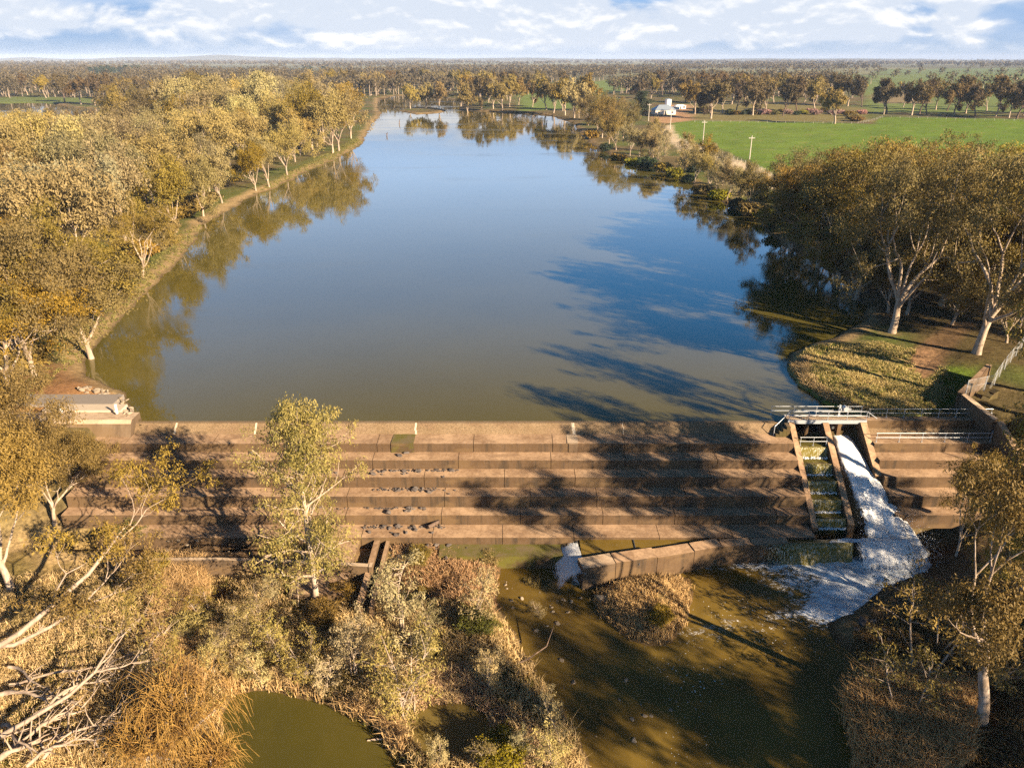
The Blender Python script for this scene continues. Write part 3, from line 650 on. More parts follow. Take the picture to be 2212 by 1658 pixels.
# torrent
def torrent():
    rng=np.random.default_rng(5);ns,nt_=90,34
    path=np.array([(37.2,79.2,-1.3),(37.2,77.6,-1.55),(37.25,76.0,-2.2),(37.5,74.2,-3.2),(38.2,72.0,-4.7),(38.9,69.8,-6.4),(39.2,68.,-7.4),(39.,66.4,-8.0),(38.4,64.8,-8.6),(37.6,63.2,-9.0)])
    hw=np.array([1.15,1.3,1.55,1.7,2.1,2.5,2.9,3.4,3.9,3.9])
    s=np.linspace(0,len(path)-1,ns);i=np.clip(s.astype(int),0,len(path)-2);fr=(s-i)[:,None]
    c=path[i]*(1-fr)+path[i+1]*fr;w=np.interp(s,range(len(path)),hw)
    T=np.linspace(-1,1,nt_);X=c[:,0][:,None]+w[:,None]*T[None];Y=np.repeat(c[:,1][:,None],nt_,1);Z=np.repeat(c[:,2][:,None],nt_,1)
    amp=np.interp(s,[0,2,3.,5,7,9],[.05,.12,.55,1.0,.8,.4])[:,None]
    nz=fbm(X*1.5+3,Y*.55,51,5)-.35;n2=fbm(X*3+9,Y*3+Z*2,52,4)-.5
    Z=Z+amp*(1.1*nz+.12*n2)*(1-.5*np.abs(T)[None]**3)+amp*.35*(1-T[None]**2)-.5*(np.abs(T)[None]**6)
    X=X+amp*.5*(fbm(Y*1.3,Z*1.3,53)-.5)*np.abs(T)[None];Y=Y-amp*.6*(nz)
    i=np.arange(ns-1)[:,None]*nt_;j=np.arange(nt_-1)[None]
    wstuff(link('torrent_water',mesh('torrent_water',np.stack([X,Y,Z],-1).reshape(-1,3),np.stack([i+j,i+nt_+j,i+nt_+j+1,i+j+1],-1).reshape(-1,4),True,attr={'edge':np.minimum(np.clip((1-np.abs(T))[None]*3.2,0,1.6)+0*X,np.clip((ns-1-np.arange(ns))[:,None]/14,0,1.6)).ravel()}),FOAMS),'white torrent plunging down the sluice chute')
    # spray: thousands of droplets thrown up around the torrent
    N=1600;k=np.clip((.52+.42*rng.beta(2.,1.8,N))*ns,0,ns-1).astype(int);t=rng.uniform(-1.15,1.15,N);am=amp[k,0]
    base=np.stack([c[k,0]+w[k]*t,c[k,1],c[k,2]],1)
    p=base+np.stack([rng.normal(0,.25,N),rng.normal(-.2,.45,N),np.abs(rng.normal(.15,.65,N))],1)*(.25+am[:,None])
    r=rng.uniform(.012,.05,(N,1,1))
    tet=np.array([(1,1,1),(1,-1,-1),(-1,1,-1),(-1,-1,1)])*.6
    q=rng.normal(size=(N,3,3));q=np.linalg.qr(q)[0]
    v=p[:,None]+r*np.einsum('ij,njk->nik',tet,q)
    f=(np.arange(N)[:,None,None]*4+np.array([(0,1,2),(0,3,1),(0,2,3),(1,3,2)])[None]).reshape(-1,3)
    tag(link('spray',mesh('spray',v.reshape(-1,3),f),FOAMW),'fine white spray over the torrent','spray',kind='stuff')
torrent()
# water sheet over the end sill and little side fall
def curtain(a,b,z1,thick,name,label,mat,seed,nx=60,lean=1.2):
    rng=np.random.default_rng(seed);a=np.array(a);b=np.array(b);d=nrm(b-a);nn=np.array([d[1],-d[0],0])
    t=np.linspace(0,1,nx);s=np.linspace(0,1,9);T,Sg=np.meshgrid(t,s)
    p=a[None,None]+(b-a)[None,None]*T[...,None]+nn[None,None]*(lean*Sg**.7+.12*(fbm(T*30,Sg*3,seed)))[...,None]
    p[...,2]=(a[2]*(1-T)+b[2]*T+.06)*(1-Sg**1.6)+z1*Sg**1.6
    i=np.arange(8)[:,None]*nx;j=np.arange(nx-1)[None]
    wstuff(link(name,mesh(name,p.reshape(-1,3),np.stack([i+j,i+j+1,i+nx+j+1,i+nx+j],-1).reshape(-1,4),True,attr={'edge':np.minimum(np.minimum(T,1-T)*5,(1-Sg)*2.2+.15).ravel()}),mat),label)
curtain(np.array(P(1640,1174,-6.9)),np.array((34.2,66.1,-6.95)),LOWZ+.1,0,'sill_fall_water','curtain of water falling over the end sill',FALLM,3,80,.7)
curtain(np.array((34.2,66.1,-6.95)),np.array((40.5,66.6,-6.9)),LOWZ+.2,0,'white_fall_water','broad white fall tumbling off the apron',FOAMS,4,60,2.2)
a=P(1262,1168,-7.25);b=P(1268,1225,-7.25)
curtain(np.array((b[0]-.1,61.2,-7.25)),np.array((a0-.05,66.9,-7.25)),LOWZ+.1,0,'side_fall_water','small blue white fall off the apron edge',FOAMS,8,40,-2.8)
# thin film of water on the wet apron
rr=np.random.default_rng(2)
xs=np.linspace(a0+.3,40.5,120);tt=np.linspace(0,1,24);X,T=np.meshgrid(xs,tt)
yf=np.interp(X,[a0,P(1262,1220,-7.)[0],P(1420,1193,-6.8)[0],P(1560,1172,-6.9)[0],41],[64.2,64.0,65.6,66.2,66.3]);Y=yf+(66.95-yf)*T
fo=np.clip(sm(X,30.5,34.5)*1.0+.12*fbm(X,Y*2,7),0,1)
n=120;i=np.arange(23)[:,None]*n;j=np.arange(n-1)[None]
wstuff(link('apron_water',mesh('apron_water',np.stack([X,Y,-7.18+.35*fo**2*fbm(X*1.5,Y*1.5,71)],-1).reshape(-1,3),np.stack([i+j,i+j+1,i+n+j+1,i+n+j],-1).reshape(-1,4),True,attr={'foam':fo.ravel(),'fleck':fo.ravel()*0+.25}),bpy.data.materials['river_water']),'thin film of dark water on the apron')
# right-hand continuation of the steps in shade
rweir=empty('right_weir_steps',(46,79,0),0,'shaded stepped concrete right of the sluice, with railings along it','weir')
steps_for(39.66,55.0,rweir,CONC,5)
m=MB();m.box(39.66,54,78.9,79.95,-1.2,.55);rel(m,'raised_crest',CONC,rweir)
# ------------------------------------------------------------------ footbridge and railings
def railing(name,label,p0,p1,nposts,h=1.05,group=None,extra=None):
    p0=np.array(p0);p1=np.array(p1);e=empty(name,tuple((p0+p1)/2),0,label,'railing',group)
    o=(p0+p1)/2
    for k in range(nposts):
        q=p0+(p1-p0)*k/(nposts-1)-o;m=MB();m.tube([q,q+[0,0,h]],.032,6);m.box(q[0]-.09,q[0]+.09,q[1]-.09,q[1]+.09,q[2],q[2]+.02);m.build('post',STEEL,e)
    for hh in (h,h*.5):
        m=MB();m.tube([p0-o+[0,0,hh]-nrm(p1-p0)*.12,p1-o+[0,0,hh]+nrm(p1-p0)*.12],.03,6);m.build('rail',STEEL,e)
    for a,b in extra or []:
        m=MB();m.tube([np.array(a)-o,np.array(b)-o],.042,6);m.build('brace',STEEL,e)
    return e
fb=empty('footbridge',(35,79.6,.5),0,'narrow footbridge deck across the sluice and fish ladder','footbridge')
m=MB();m.box(30.9,39.7,78.75,78.9,.2,.62);m.box(30.9,39.7,80.15,80.3,.2,.62);rel(m,'edge_beam',STEEL,fb)
m=MB()
for k in range(44): m.box(30.92+k*.2,31.08+k*.2,78.91,80.14,.5,.58)
rel(m,'deck',PALE,fb)
railing('bridge_railing','white metal railing on the downstream side of the footbridge',(31.0,78.83,.62),(39.6,78.83,.62),5,1.05,'white railings at the sluice',[((31,78.83,1.67),(29.2,78.0,.25)),((29.2,78,.25),(29.2,78,-.9)),((39.6,78.83,1.67),(40.6,78.4,1.0))])
railing('bridge_railing','white metal railing on the lake side of the footbridge',(29.4,80.25,.62),(39.6,80.25,.62),5,1.05,'white railings at the sluice')
railing('crest_railing','long white railing on the shaded crest right of the footbridge',(40.3,79.7,.55),(54,79.7,.55),8,1.05,'white railings at the sluice')
railing('step_railing','white railing on the first shaded step right of the sluice',(40.0,76.5,-.9),(52.5,76.5,-.9),6,1.05,'white railings at the sluice',[((52.5,76.5,.15),(54.2,78.6,.4))])
railing('ladder_railing','short white railing across the top of the fish ladder',(31.75,76.6,-1.4),(34.6,76.6,-1.4),3,1.0,'white railings at the sluice')
st=empty('access_stair',(30,78,-.4),0,'short dark stair from the weir step up to the footbridge','stair')
for k in range(4):
    m=MB();m.box(29.3+k*.38,29.3+k*.38+.4,77.6,78.7,-.9,-.55+k*.3);rel(m,'tread',WETC,st)
# ------------------------------------------------------------------ abutments, walls, fence
ab=empty('left_abutment',(-48,79,0),0,'pale concrete abutment block at the left end of the weir crest','abutment')
m=MB();m.prism([(80.6,-2),(80.6,.78),(78.6,.78),(78.2,.45),(77.6,-.9),(77.6,-2)],'x',-56,-42.4);rel(m,'wall_block',PALE,ab)
m=MB();m.box(-53.5,-44.6,80.65,82.4,.35,.99);rel(m,'slab',simple('new_concrete',(.46,.38,.29),.8,.2,.2,2),ab)
GRAV=simple('grey_gravel',(.22,.19,.165),.95,.1,.45,9)
m=MB();m.box(-60,-46.4,82.5,85.4,.3,.92);tag(m.build('gravel_road',GRAV),'strip of grey gravel behind the left abutment','road',kind='structure')
WHITEP=simple('white_paint',(.82,.80,.76),.5,.3,.06,4)
for u,lab in ((134,'white gauge post on the pale slab nearer the trees'),(253,'white gauge post at the lake end of the pale slab')):
    x,y,z=P(u,893,.99);e=empty('gauge_post',(x,y,z),0,lab,'post','white posts on the left abutment')
    m=MB();m.box(-.1,.1,-.06,.06,0,1.15);m.build('board',WHITEP,e);m=MB();m.tube([(0,.1,0),(0,.1,1.05)],.05);m.build('stake',DARKST,e)
tw=empty('training_wall',(-30,60,-7),0,'long low concrete training wall below the left end of the weir','wall')
m=MB()
tp=[P(228,1204,-6.6),P(300,1206,-6.6),P(480,1206,-6.6),P(560,1208,-6.6),P(690,1214,-6.6)]
for a,b in zip(tp[:-1],tp[1:]): m.add([(a[0],a[1]-.22,-9.4),(b[0]-.02,b[1]-.22,-9.4),(b[0]-.02,b[1]+.22,-9.4),(a[0],a[1]+.22,-9.4),(a[0],a[1]-.22,-6.6),(b[0]-.02,b[1]-.22,-6.6),(b[0]-.02,b[1]+.22,-6.6),(a[0],a[1]+.22,-6.6)],[(0,1,5,4),(1,2,6,5),(2,3,7,6),(3,0,4,7),(4,5,6,7)])
rel(m,'wall_panel',PALE,tw)
m=MB();a=P(690,1214,-6.6);b=P(797,1221,-6.6)
m.add([(a[0],a[1]-.25,-9.9),(b[0],b[1]-.25,-9.9),(b[0],b[1]+.25,-9.9),(a[0],a[1]+.25,-9.9),(a[0],a[1]-.25,-6.55),(b[0],b[1]-.25,-6.55),(b[0],b[1]+.25,-6.55),(a[0],a[1]+.25,-6.55)],[(0,1,5,4),(1,2,6,5),(2,3,7,6),(3,0,4,7),(4,5,6,7)])
m.box(b[0]+.01,b[0]+.3,b[1]-.35,b[1]+.35,-9.9,-6.5);rel(m,'end_panel',PALE,tw)
ww=empty('wing_wall',(58,84,0),0,'tall concrete wing wall on the right bank with a fence on top','wall')
A=P(2074,848,2.7);B=P(2136,787,2.7);Cc=P(2150,905,1.6)
def wallseg(m,a,b,t,z0):
    a=np.array(a);b=np.array(b);d=nrm((b-a)*[1,1,0]);nn=np.array([-d[1],d[0],0])*t
    v=[(*(a-nn)[:2],z0),(*(b-nn)[:2],z0),(*(b+nn)[:2],z0),(*(a+nn)[:2],z0),tuple(a-nn),tuple(b-nn),tuple(b+nn),tuple(a+nn)]
    m.add(v,[(0,1,5,4),(1,2,6,5),(2,3,7,6),(3,0,4,7),(4,5,6,7),(3,2,1,0)])
m=MB();wallseg(m,A,B,.3,-1);rel(m,'back_wall',CONC,ww)
m=MB();wallseg(m,(A[0]+.2,A[1]-.33,2.7),Cc,.35,-4);rel(m,'face_wall',PALE,ww)
m=MB();wallseg(m,(Cc[0]+.3,Cc[1]-.35,1.5),(Cc[0]+1.2,Cc[1]-5,-1.5),.4,-7);rel(m,'sloping_wall',CONC,ww)
cw=empty('curved_wall',(54,80,-1),0,'dark curved concrete wall where the right steps meet the bank','wall')
m=MB()
for k in range(7):
    t0=math.pi*(.5+k*.07);t1=math.pi*(.5+(k+1)*.07)
    wallseg(m,(57.5+3*math.cos(t0),80+5*math.sin(t0),1.7-.35*k),(57.5+3*math.cos(t1)*.995,80+5*math.sin(t1)*.995,1.7-.35*k-.3),.4,-7)
wallseg(m,(54.6,80,-.2),(54.9,70.5,-5.5),.45,-9);rel(m,'wall_ring',WETC,cw)
MESHM,nt=newmat('chain_link');p=pos(nt)
w1=nd(nt,'ShaderNodeTexChecker',{'Vector':p,'Scale':9.}).outputs[1]
out(nt,nd(nt,'ShaderNodeMixShader',{0:mth(nt,'MULTIPLY',w1,.0),1:nd(nt,'ShaderNodeMixShader',{0:.84,1:pbr(nt,(.40,.39,.36),.5,.4),2:nd(nt,'ShaderNodeBsdfTransparent').outputs[0]}).outputs[0],2:nd(nt,'ShaderNodeBsdfTransparent').outputs[0]}).outputs[0])
def fence(name,label,pts,h,n,wires=3,meshm=None,postm=STEEL,pr=.04,group=None):
    pts=np.array(pts,float);o=pts.mean(0);e=empty(name,tuple(o),0,label,'fence',group)
    L=np.concatenate([[0],np.cumsum(np.linalg.norm(np.diff(pts,axis=0),axis=1))]);at=lambda s:np.array([np.interp(s,L,pts[:,k]) for k in range(3)])-o
    for k in range(n):
        q=at(L[-1]*k/(n-1));m=MB();m.tube([q-[0,0,.2],q+[0,0,h]],pr,5);m.build('post',postm,e)
    m=MB()
    for w in range(wires): m.tube(pts-o+[0,0,h*(w+.9)/(wires)],.012,4)
    m.build('wire',STEEL,e)
    if meshm:
        m=MB()
        for a,b in zip(pts[:-1]-o,pts[1:]-o): m.add([a,b,b+[0,0,h],a+[0,0,h]],[(0,1,2,3)])
        m.build('mesh_panel',meshm,e)
    return e
fence('chain_link_fence','chain link fence on top of the right wing wall',[P(2085,850,2.7),P(2140,838,2.6),P(2165,800,2.6),P(2205,752,2.6)],1.7,8,2,MESHM)
# ------------------------------------------------------------------ tree kinds
NEAR=[Proto('gum_tree',gum(s,20,8.4,.14,4,5,open_=1.2,low=2),lm,BARK_PALE,95,.36,.125,1.55,.03) for s,lm in ((11,LEAF_GOLD),(12,LEAF_GOLD),(13,LEAF_DARK))]
NEARD=[Proto('gum_tree',gum(s,22,9.5,.16,4,5,open_=1.2,low=2),lm,BARK_PALE,95,.40,.14,1.65,.03) for s,lm in ((21,LEAF_DARK),(22,LEAF_DARK),(23,LEAF_GOLD))]
LEAF_GREY=leafmat('leaf_grey',(.21,.172,.068),(.41,.335,.15))
MID=[Proto('gum_tree',gum(s,19,7.6,.13,3,6,open_=1.2,low=False),lm,bm,105,.56,.21,2.0,.06,5,.95,1.2) for s,lm,bm in ((31,LEAF_GOLD,BARK_PALE),(32,LEAF_PALE,BARK_PALE),(33,LEAF_PALE,BARK_GREY),(34,LEAF_GOLD,BARK_PALE),(35,LEAF_PALE,BARK_PALE),(36,LEAF_GREY,BARK_PALE))]
MIDD=[Proto('gum_tree',gum(s,19,7.4,.15,3,6,open_=1.15,low=False),lm,bm,95,.56,.21,1.9,.06,5,.95,1.2) for s,lm,bm in ((41,LEAF_DARK,BARK_PALE),(42,LEAF_DARK,BARK_GREY),(43,LEAF_BROWN,BARK_GREY))]
PLUME=[Proto('gum_tree',leader(s,18,5.0,.10,22),lm,BARK_PALE,46,.56,.21,1.45,.05,5,1.15,1.6) for s,lm in ((51,LEAF_PALE),(52,LEAF_GREY),(53,LEAF_PALE))]
FAR=[Proto('gum_tree',gum(s,19,7.4,.24,3,5,r0=.5),lm,bm,50,1.15,.5,2.0,.1,4,1.,.9) for s,lm,bm in ((61,LEAF_BROWN,BARK_GREY),(62,LEAF_BROWN,BARK_DARK),(63,LEAF_DARK,BARK_GREY),(64,LEAF_BROWN,BARK_PALE))]
FARP=[Proto('gum_tree',gum(s,19,7.2,.12,3,5,r0=.45),lm,bm,55,1.15,.48,2.0,.1,4,1.1,1.2) for s,lm,bm in ((66,LEAF_PALE,BARK_PALE),(67,LEAF_GOLD,BARK_PALE))]
CONIF=Proto('conifer',leader(71,16,4.2,.05,34),LEAF_CONIFER,BARK_DARK,40,.8,.35,1.5,.05,5)
ORD='first second third fourth fifth sixth seventh eighth ninth tenth eleventh twelfth thirteenth fourteenth fifteenth sixteenth seventeenth eighteenth nineteenth twentieth'.split()
def ordw(k):
    if k<20: return ORD[k]
    t=['twenty','thirty','forty','fifty','sixty','seventy','eighty','ninety'][(k+1)//10-2]
    u=(k+1)%10;return (t[:-1]+'ieth') if u==0 else t+'-'+ORD[u-1]
rg=np.random.default_rng(77)
def put_tree(pr,x,y,H,label,group=None,cat='tree',z=None,rz=None,sx=1.,tilt=(0,0),kind=None):
    z=ground_z(x,y) if z is None else z
    s=H/pr.H
    return pr.place((x,y,z-.1),rg.random()*6.28 if rz is None else rz,(s*sx,s*sx,s),label,group,cat,kind,tilt)
# ---------------- hero trees
CEN=Proto('gum_tree',leader(5,21.5,4.9,.17,48),leafmat('leaf_lone_gum',(.14,.125,.028),(.375,.290,.085),.25,0.),BARK_PALE,80,.34,.105,1.08,.012,7,1.1,1.4)
x,y,_=P(683,1302,-8.2);put_tree(CEN,x,y,21.3,'tall slender pale-trunked gum standing alone in front of the weir steps',rz=3.7)
RT=Proto('gum_tree',gum(81,23,6.,.38,5,3,lean=(.05,.05)),LEAF_GOLD,BARK_GREY,62,.30,.10,1.1,.025,7,.8,1.,.8)
x,y,_=P(2112,1585,-8.);put_tree(RT,x,y,22.5,'tall open gum with bare white limbs above the reeds by the stream',rz=2.2)
# right bank giants
BIG=Proto('gum_tree',gum(84,28,11.5,.17,4,7,open_=1.3,r0=.55,low=1),LEAF_DARK,BARK_PALE,110,.40,.14,1.75,.03,7,.75)
for px,H,lab,rz in (((2108,766),29,'great pale-limbed gum leaning over the bare earth track on the right bank',1.),((1926,716),27,'twin-stemmed white gum at the dark inlet on the right bank',2.6)):
    x,y,_=P(*px,.8);put_tree(BIG,x,y,H,lab,rz=rz)
spots=[(70,122,27),(61,142,26),(58.5,128,20),(78,108,27),(86,128,29),(75,145,28),(66,158,25),(92,146,29),(84,165,27),(74,176,23),(63.5,174,20),(100,128,28),(98,178,26),(88,96,27),(110,148,27),(71,193,17),(82,199,19),(95,112,27),(118,178,24),(60,150,21),(58.8,163,19),(68,134,24),(76,118,26),(82,150,26),(62.5,118,15)]
for k,(x,y,H) in enumerate(sorted(spots,key=lambda t:t[1])):
    if x>64: H*=.88
    put_tree(NEARD[k%3],x,y,H,f'dark olive gum in the dense right bank grove, {ordw(k)} counted from the weir','gums in the right bank grove',sx=1.08)
for k,(x,y,H) in enumerate([(60,119,13),(67,113,12),(72,121,15),(59,131,13),(60.5,140,14),(76,111,13),(66,127,14),(61,152,14),(60,165,14),(70,104,11),(64,180,12)]):
    put_tree(MIDD[k%3],x,y,H,f'low bushy gum under the right bank grove, {ordw(k)} from the weir','understorey gums in the right grove',sx=1.25)
# trees beyond the right edge of the frame, whose shade falls across the weir and the stream
for k,(x,y,H,z,w_) in enumerate([(58,35,24,-2,.85),(46,53.5,25,-1.5,.75),(53,8,25,-2,1.1),(72,0,26,0,1.2),(84,20,25,.5,1.2),(74,56,22,0,.8)]):
    put_tree(NEARD[k%3],x,y,H,f'shade gum on the right bank of the stream, {ordw(k)} upstream','bank gums beside the stream',z=z,sx=w_)
HIGH=Proto('gum_tree',gum(88,28,9.,.46,3,6,low=False),LEAF_DARK,BARK_PALE,120,.42,.15,1.9,.03)
put_tree(HIGH,50,47,24,'tall high-crowned gum on the stream bank below the wing wall',z=-2)
put_tree(HIGH,61,77,29,'tall high-crowned gum inland of the wing wall fence',z=.5,sx=1.1)
put_tree(HIGH,67,83,29,'tall high-crowned gum inland behind the right bank track',z=.5,sx=1.1)
put_tree(HIGH,53,61.8,27,'tall high-crowned gum behind the wing wall on the right bank',z=0,sx=.72)
# gums close on the left, partly cut by the frame
LG=Proto('gum_tree',gum(91,17,8.,.2,5,5,open_=1.15,r0=.3),LEAF_GOLD,BARK_PALE,52,.31,.10,1.15,.02,7,.8,1.1,.9)
for (x,y,H,lab) in ((-47,60,19,'spreading golden gum below the left end of the weir'),(-54,69,20,'golden gum crowding the left abutment block'),(-58,57,21,'tall golden gum at the far left edge beneath the abutment'),(-51.5,72.5,16,'small golden gum hiding the left end of the weir steps'),(-47.8,69.5,12,'low golden gum at the foot of the left end of the weir steps')):
    put_tree(LG,x,y,H,lab)
def leaning(name,label,pts,r0,H,seed,n,lm=LEAF_GOLD,bark=BARK_DEAD,thin=.8,levels=4,limbs=3,cr=.95):
    pts=np.array(pts,float);o=pts[0].copy()
    pr=Proto(name,gum(seed,H,1,levels=levels,limbs=limbs,trunk=list(pts-o),r0=r0),lm,bark,n,.38,.12,cr,.012,7,.8,1.,thin)
    return pr.place(tuple(o),0,1,label)
leaning('leaning_gum','long white limbed gum leaning out over the brush from the left edge',[P(-60,1430,-6.5),P(40,1368,-5.),P(110,1310,-3.8),P(190,1240,-2.4),P(245,1170,-1.0)],.21,13,3,34)
leaning('leaning_gum','second pale gum leaning low across the left brush towards the weir',[P(-80,1400,-6.8),P(30,1392,-6.),P(110,1352,-5.4),P(180,1305,-4.6)],.17,11,6,28)
leaning('dead_gum','bare white forked tree rising over the lower left brush',[P(-20,1600,-7.5),P(60,1555,-6),P(150,1500,-5),P(205,1450,-4)],.16,10,9,14,thin=.5)
# ---------------- left bank forest
def scatter(poly,n,dmin,seed,fixed=()):
    rng=np.random.default_rng(seed);poly=np.array(poly);lo=poly.min(0);hi=poly.max(0);out_=[tuple(f) for f in fixed];k=0
    while len(out_)<n and k<60000:
        k+=1;p=lo+(hi-lo)*rng.random(2)
        if sdf(poly,p[0:1],p[1:2])[0]>0: continue
        dm=dmin(p) if callable(dmin) else dmin
        if all((p[0]-q[0])**2+(p[1]-q[1])**2>dm*dm for q in out_): out_.append(tuple(p))
    return out_[len(fixed):]
shore_px=[(130,812),(232,668),(345,600),(410,500),(466,466),(505,440),(575,410),(603,402),(640,378),(690,325),(735,330),(748,326),(772,300),(655,350),(700,318)]
SH=[]
for u,v in shore_px: SH.append(P(u,v,.8)[:2])
order=sorted(range(len(SH)),key=lambda i:SH[i][1])
for k,i in enumerate(order):
    x,y=SH[i];x-=3.2;pr=(NEAR if y<150 else MID)[i%3]
    H={0:21,1:13,2:16}.get(i,15+4*rg.random()+(11 if y>330 else 0))
    if i==1:pr=NEAR[0]
    put_tree(pr,x,y,H,f'gum at the water edge of the left shore, {ordw(k)} counted from the weir','gums along the left shore',sx=1.05)
LEFTP=[(-66,88),(-70,112),(-80,150),(-90,195),(-91,240),(-88,290),(-86,330),(-85,380),(-92,440),(-106,520),(-118,590),(-200,640),(-330,600),(-400,560),(-300,430),(-200,300),(-130,190),(-92,110),(-72,86)]
LF=scatter(LEFTP,215,lambda p:7.5+p[1]*.028,4,SH)
LF.sort(key=lambda p:p[1]+max(0,(-p[0]-90))*.9);EXTRA=[(p[0],p[1],min(rg.uniform(19,25),38-p[1]*.054-1.5 if p[0]/p[1]<-.49 else 99)) for p in LF[112:] if p[0]/p[1]>-.49 or p[1]<480];LF=LF[:112]
rows={}
def leftx(y): return np.interp(y,[88,112,150,195,240,290,330,380,440,520,590],[-60,-62,-72,-80,-82,-79,-77,-76,-84,-98,-112])
cnt={}
for k,(x,y) in enumerate(LF):
    back=leftx(y)-x;row=int(back//(8+y*.03))
    c=cnt[row]=cnt.get(row,-1)+1
    near=y<125
    if near: pr=NEAR[k%3]
    elif y>300 and back>75 and rg.random()<.8: pr=MIDD[k%3]
    elif rg.random()<.28: pr=PLUME[k%3]
    elif rg.random()<.5-back*.002: pr=MID[(1,2,4,5)[k%4]]
    else: pr=MID[k%5]
    H=rg.uniform(15,25)+(2 if back>25 else 0)+(6 if y>340 else 0)
    if x/y<-.49: H=min(H,38-y*.054-1.5)
    if H<8: continue
    put_tree(pr,x,y,H,f'left bank gum, {ordw(row)} row back from the lake, {ordw(c)} from the weir','gums in the left bank forest',sx=1.1)
for u,v,H,lab in ((55,800,22,'big golden gum behind the orange earth at the left abutment'),(195,762,17,'golden gum overhanging the inlet by the left abutment'),(20,845,17,'golden gum at the left frame edge beside the orange earth')):
    x,y,_=P(u,v,.8);put_tree(NEAR[1],x,y,H,lab,sx=1.4)
# bare dead gums standing among the left forest
for k,(u,v,H,lab) in enumerate([(60,560,17,'bleached forked dead gum standing in the left forest nearest the frame edge'),(205,545,17,'bleached dead gum with two rising arms in the left forest'),(110,520,16,'stubby white dead gum behind the forked dead gum'),(330,470,16,'slim white dead gum amid pale crowns of the left forest')]):
    x,y,_=P(u,v,4)
    pr=Proto('dead_gum',gum(300+k,H,3.2,.35,3,3,r0=.36),LEAF_GOLD,BARK_DEAD,5,.6,.2,1.,.02,6,thin=.3);put_tree(pr,x,y,H,lab)
# ---------------- right shore, far shore, island
def named(pxs,pool,H0,H1,fmt,group,cat='tree',z=.6,sx=1.,key=1):
    q=[P(u,v,z)[:2] for u,v in pxs];q.sort(key=lambda p:p[key])
    for k,(x,y) in enumerate(q): put_tree(pool[k%len(pool)],x,y,rg.uniform(H0,H1),fmt.format(ordw(k)),group,cat,sx=sx)
named([(1478,372),(1500,392),(1530,410),(1545,418),(1570,430),(1590,440),(1622,455),(1515,372),(1560,400),(1615,425),(1690,488),(1540,375)],[PLUME[0],MIDD[0],PLUME[1],MID[2],PLUME[2]],9.5,14.5,'slim gum between the pale track and the lake, {} from the weir','slim gums on the right shore')
named([(1435,340),(1420,352),(1400,350),(1410,330),(1380,342),(1360,338),(1410,345)],[PLUME[1],MID[2],PLUME[0],MID[1]],10,15,'pale feathery gum on the right shore by the track, {} from the weir','pale gums on the right shore')
named([(1330,325),(1315,312),(1300,300),(1290,288),(1345,300),(1320,285),(1340,275),(1270,272),(1365,285),(1300,262),(1250,255)],[MIDD[0],MID[0],MID[3]],16,22,'rounded golden gum on the shore below the house, {} from the weir','golden gums on the right shore')
named([(1195,246),(1220,250),(1240,256),(1215,240),(1265,240),(1180,238)],FARP+[FAR[2]],22,28,'tall gum at the far right lake corner, {} back from the water','gums at the far right corner of the lake')
named([(886,236),(948,236),(920,234)],FARP,17,22,'gum on the little island at the head of the lake, {} nearest','gums on the island')
named([(1010,240),(1040,238),(1065,236),(1085,240),(995,228),(1025,222),(1055,222),(1100,232),(1000,212),(1060,208),(1095,216)],[FARP[1],FAR[2],FAR[0],FARP[0]],21,27,'gum on the far shore of the lake, {} nearest the water','gums on the far shore')
named([(1120,228),(1150,232),(1140,205),(1155,200),(1212,196),(1165,190)],[FAR[0],FARP[1]],18,25,'scattered gum on the far green meadow, {} nearest the lake','gums on the far meadow')
# wooded strip behind the head of the lake
pl=PP([(690,190),(815,205),(870,204),(960,204),(1000,210),(1095,200),(1110,176),(900,172),(700,176)],.8)
named([(u,v) for u,v in zip(np.linspace(696,1100,20),190+12*np.sin(np.linspace(0,9,20))+np.where(np.linspace(696,1100,20)>800,8,-5))],[FAR[2],FARP[0],FAR[1]],22,28,'dark gum in the strip behind the head of the lake, {} nearest','gums behind the head of the lake')
# house grove, paddock edge rows
named([(1500,248),(1535,256),(1560,245),(1590,240),(1625,250),(1655,246),(1690,252),(1720,246),(1760,243),(1480,222),(1510,225),(1545,224),(1580,226),(1610,224),(1640,228),(1670,224),(1700,226),(1735,228),(1770,226),(1800,228),(1830,230),(1860,232),(1480,205),(1520,207),(1560,206),(1600,208),(1640,206),(1680,208),(1720,207),(1760,209),(1800,208),(1840,212),(1380,222),(1405,214),(1430,208),(1390,200),(1455,200)],[FAR[0],FAR[1],FAR[3],FAR[2]],20,27,'brown gum in the grove behind the paddock, {} nearest the paddock','brown gums behind the paddock')
x,y,_=P(1802,268,.8);put_tree(FAR[2],x,y,22,'single dark gum standing forward at the corner of the green paddock',sx=1.1)
x,y,_=P(1535,256,.8);put_tree(FAR[3],x,y,26,'broad brown gum beside the pink shrubs at the paddock edge',sx=1.2)
named([(1908,248),(1914,246),(1968,250),(1985,248),(2000,250),(2060,248),(2045,240),(2085,246),(2105,254),(2150,252),(2178,255),(2195,258),(2210,250),(2130,240),(2020,238),(1950,232),(2160,236),(2070,228),(2195,232),(2235,246),(2260,256),(2290,248)],[FAR[1],FAR[0],FAR[3]],20,27,'dark umbrella-crowned gum in the line at the back of the paddock, {} nearest','umbrella gums along the paddock')
EXTRA+=[(*P(u,v,.8)[:2],rg.uniform(18,24)) for u,v in [(2050,200),(2085,196),(2120,204),(2150,198),(2190,200),(2010,192),(1930,176),(1960,172),(1895,168),(1985,166),(2060,178),(2110,172),(2160,176),(2200,170),(1880,182),(2030,168),(2085,166),(2140,164)]]
